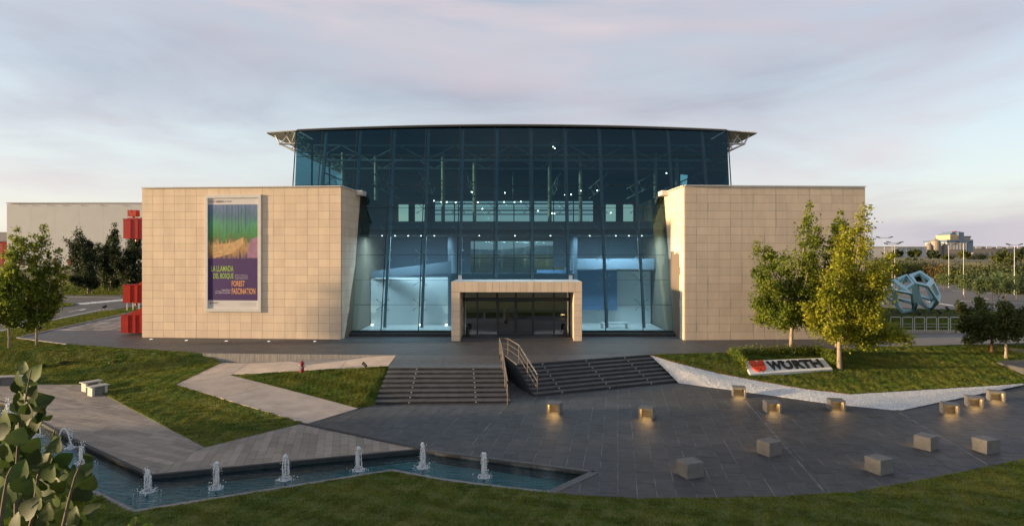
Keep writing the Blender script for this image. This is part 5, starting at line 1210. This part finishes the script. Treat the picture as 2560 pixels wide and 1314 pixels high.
for k in range(8): far_box(MB(), 2440 + k * 26, 2454 + k * 26, 615.5, 621, 451.6, .3).build('roof_light', 'grey', s2)
for k in range(7): far_box(MB(), 2434 + k * 14, 2438 + k * 14, 632, 637, 449.8, .3).build('window', 'slate', s2)
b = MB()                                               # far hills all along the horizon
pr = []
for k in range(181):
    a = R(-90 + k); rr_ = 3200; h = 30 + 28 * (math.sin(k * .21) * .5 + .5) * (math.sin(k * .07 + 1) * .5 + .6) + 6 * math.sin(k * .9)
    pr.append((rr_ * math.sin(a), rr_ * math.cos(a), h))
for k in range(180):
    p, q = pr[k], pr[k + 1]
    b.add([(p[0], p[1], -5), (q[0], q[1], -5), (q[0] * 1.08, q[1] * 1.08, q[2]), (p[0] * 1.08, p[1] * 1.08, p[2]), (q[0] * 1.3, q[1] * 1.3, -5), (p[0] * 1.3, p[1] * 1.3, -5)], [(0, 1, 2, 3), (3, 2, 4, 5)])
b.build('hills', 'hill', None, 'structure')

# ------------------------------------------------------------------ left background
sheet('road', xy([(-420, 892, BZ), (0, 829, BZ), (130, 801, BZ), (250, 778, BZ), (340, 765, BZ), (430, 760, BZ), (430, 738, BZ), (-420, 738, BZ)]), BZ, 'asphalt', .25)
for k in range(7):
    a, b_ = 192 + k * 17.5, 757.5 - k * 1.6; q = [P(a, b_, BZ), P(a + 12, b_ + 2.6, BZ), P(a + 31, b_ + 2.2, BZ), P(a + 17, b_ - .5, BZ)]
    MB().prism([p[:2] for p in q], BZ, BZ + .006).build('crossing_stripe', 'paint', None, 'structure')
def line(a, b_, c, d, wd, nm_='road_marking', m='paint'):
    p, q = Vector(P(a, b_, BZ)), Vector(P(c, d, BZ)); dv = (q - p).normalized(); n = Vector((-dv.y, dv.x, 0)) * wd / 2
    MB().prism([tuple((p + n)[:2]), tuple((p - n)[:2]), tuple((q - n)[:2]), tuple((q + n)[:2])], BZ, BZ + .006).build(nm_, m, None, 'structure')
line(0, 826, 255, 773, .14); line(172, 779, 207, 772.5, .12); line(200, 775, 212, 772, .45); line(255, 773, 340, 773.5, .12); line(150, 741, 300, 744, .12)
strip_path([(*P(*p)[:2],) for p in ((43, 844, TZ), (239, 800, TZ), (345, 777, TZ))], .18, TZ - .2, TZ + .05, 'kerb', 'kerb', None, 'structure')
strip_path([(*P(*p)[:2],) for p in ((43, 844.5, TZ), (168, 860.5, TZ))], .18, TZ - .3, TZ + .05, 'kerb', 'kerb', None, 'structure')
lawn('grass_verge', [(-300, 783, BZ + .02), (125, 770, BZ + .02), (186, 763, BZ + .02), (178, 757, BZ + .02), (130, 757, BZ + .02), (-300, 765, BZ + .02)], 15000, 'grass traffic island beside the zebra crossing', .05, .1, .03, 110)
line(98, 768, 124, 765, .8, 'blue_marking', 'bluepaint')
for px, tp, by_ in ((132.5, 737, 766), (150, 701, 754)):
    p = P(px, by_, BZ); h = (by_ - tp) / F * p[1]; r = thing('white_post', 'plain white post on the traffic island, %s' % ('shorter of two' if px < 140 else 'taller of two'), 'post', p)
    MB().tube([(p[0], p[1], BZ - .1), (p[0], p[1], BZ + h)], .13, 10).build('shaft', 'whitemetal', r); MB().lathe([(.15, h), (.15, h + .06), (.05, h + .12)], (p[0], p[1], BZ), 10).build('cap', 'pole', r)
gr_ = thing('guard_rail', 'thin grey metal guard rail at the road behind the red steel boxes', 'guard rail', P(345, 776, TZ))
for k in range(3):
    a = P(318 + k * 15, 775.5, TZ); MB().tube([(a[0], a[1], TZ - .05), (a[0], a[1], TZ + .9)], .03, 6).build('post', 'pole', gr_)
for z in (.45, .88): MB().tube([Vector(P(318, 775.5, TZ)) + Vector((0, 0, z)), Vector(P(350, 775.5, TZ)) + Vector((0, 0, z))], .025, 6).build('rail', 'pole', gr_)
lawn('grass_verge', [(-420, 737, 1.22), (430, 737, 1.22), (430, 712, 1.6), (120, 706, 1.6), (-420, 708, 1.6)], 40000, 'green grass rising beyond the far road under the dense trees', .08, .16, .05, 180)
# big white warehouse
WD = 158; x0, x1 = (17 - CX) / F * WD, (560 - CX) / F * WD; zt = CZ + (HZ - 510) / F * WD
wh = thing('warehouse', 'huge windowless off white warehouse behind the dark trees', 'warehouse', ((x0 + x1) / 2, WD, 3.5))
n_ = 9
for k in range(n_):
    a, b_ = x0 + (x1 - x0) * k / n_, x0 + (x1 - x0) * (k + 1) / n_; MB().box(a + .012, b_ - .012, WD, WD + 40, 2.5, zt + .02 * k).build('wall_panel', 'warehouse', wh)
MB().box(x0 - .1, x1, WD - .12, WD + 40, zt + .16, zt + .42).build('parapet', 'grey', wh)
for px in (137, 173, 54): far_box(MB(), px - 3.5, px + 3.5, 645.5, 663, WD - .15, .4).build('red_door', 'barn', wh)
for px in (48, 82, 118, 159, 203, 252, 307): far_box(MB(), px - .6, px + .6, 512, 513.5, WD - .2, .3).build('overflow_spout', 'silo', wh)
hs = thing('farm_house', 'small red walled house with grey roof past the warehouse end', 'house', AT(-6, 650, 175))
far_box(MB(), -60, 5, 604, 668, 175, 10).build('wall', 'barn', hs)
x_, z_ = (5 - CX) / F * 175 + .4, CZ + (HZ - 604) / F * 175; b = MB(); b.add([(x_, 174.5, z_), (x_, 185.5, z_), (x_, 180, z_ + 3), (x_ - 8, 174.5, z_), (x_ - 8, 185.5, z_), (x_ - 8, 180, z_ + 3)], [(0, 1, 2), (3, 5, 4), (0, 2, 5, 3), (1, 4, 5, 2), (0, 3, 4, 1)]); b.build('roof', 'shed', hs)
# dense dark poplars before the warehouse
for bx_, by_, lab, pts in ((222, 735, 'dense dark tree with paired pale trunks, farthest from the red boxes', [(178, 620), (185, 600), (205, 585), (225, 578), (240, 600), (195, 650), (185, 640), (230, 640), (250, 660), (210, 620), (200, 690), (240, 700), (190, 690), (215, 670)]),
                           (275, 728, 'dense dark tree with the tallest pointed top among the dark trees', [(275, 562), (260, 590), (290, 590), (250, 610), (305, 620), (265, 640), (295, 650), (245, 660), (280, 690), (260, 700), (300, 700), (270, 610)]),
                           (322, 730, 'dense dark tree directly behind the red steel boxes', [(315, 580), (335, 575), (350, 600), (300, 610), (330, 620), (360, 640), (310, 660), (345, 680), (325, 700), (300, 690), (370, 690), (380, 610)])):
    q = P(bx_, by_, 1.22); tree(lab, q, px_tips(bx_, by_, q[1], pts, 2.6), .9, .22, 14000, .17, 'leafd', 'bark', .62, 'dense_tree', None, 8)
# unseen trees added out of frame to block the low sun from the plaza
for k, s_ in enumerate((-25.5, -21, -16.5, -12)):
    sx, sy = sd.x / math.cos(SUN_EL), sd.y / math.cos(SUN_EL); x, y = s_ * -sy + 40 * sx, s_ * sx + 40 * sy
    rr2 = random.Random(k); tips = [(math.cos(a) * 2.2 * rr2.uniform(.6, 1.1), math.sin(a) * 2.2 * rr2.uniform(.6, 1.1), rr2.uniform(3, 8)) for a in [6.283 * i / 16 for i in range(16)]] + [(0, 0, 9.3)]
    tree('unseen tree added in a row to shade the plaza', (x, y, -.9), tips, 1.5, .16, 5000, .22, 'leafg', 'bark', .7, 'added_shade_tree', 'added shade trees outside the view')
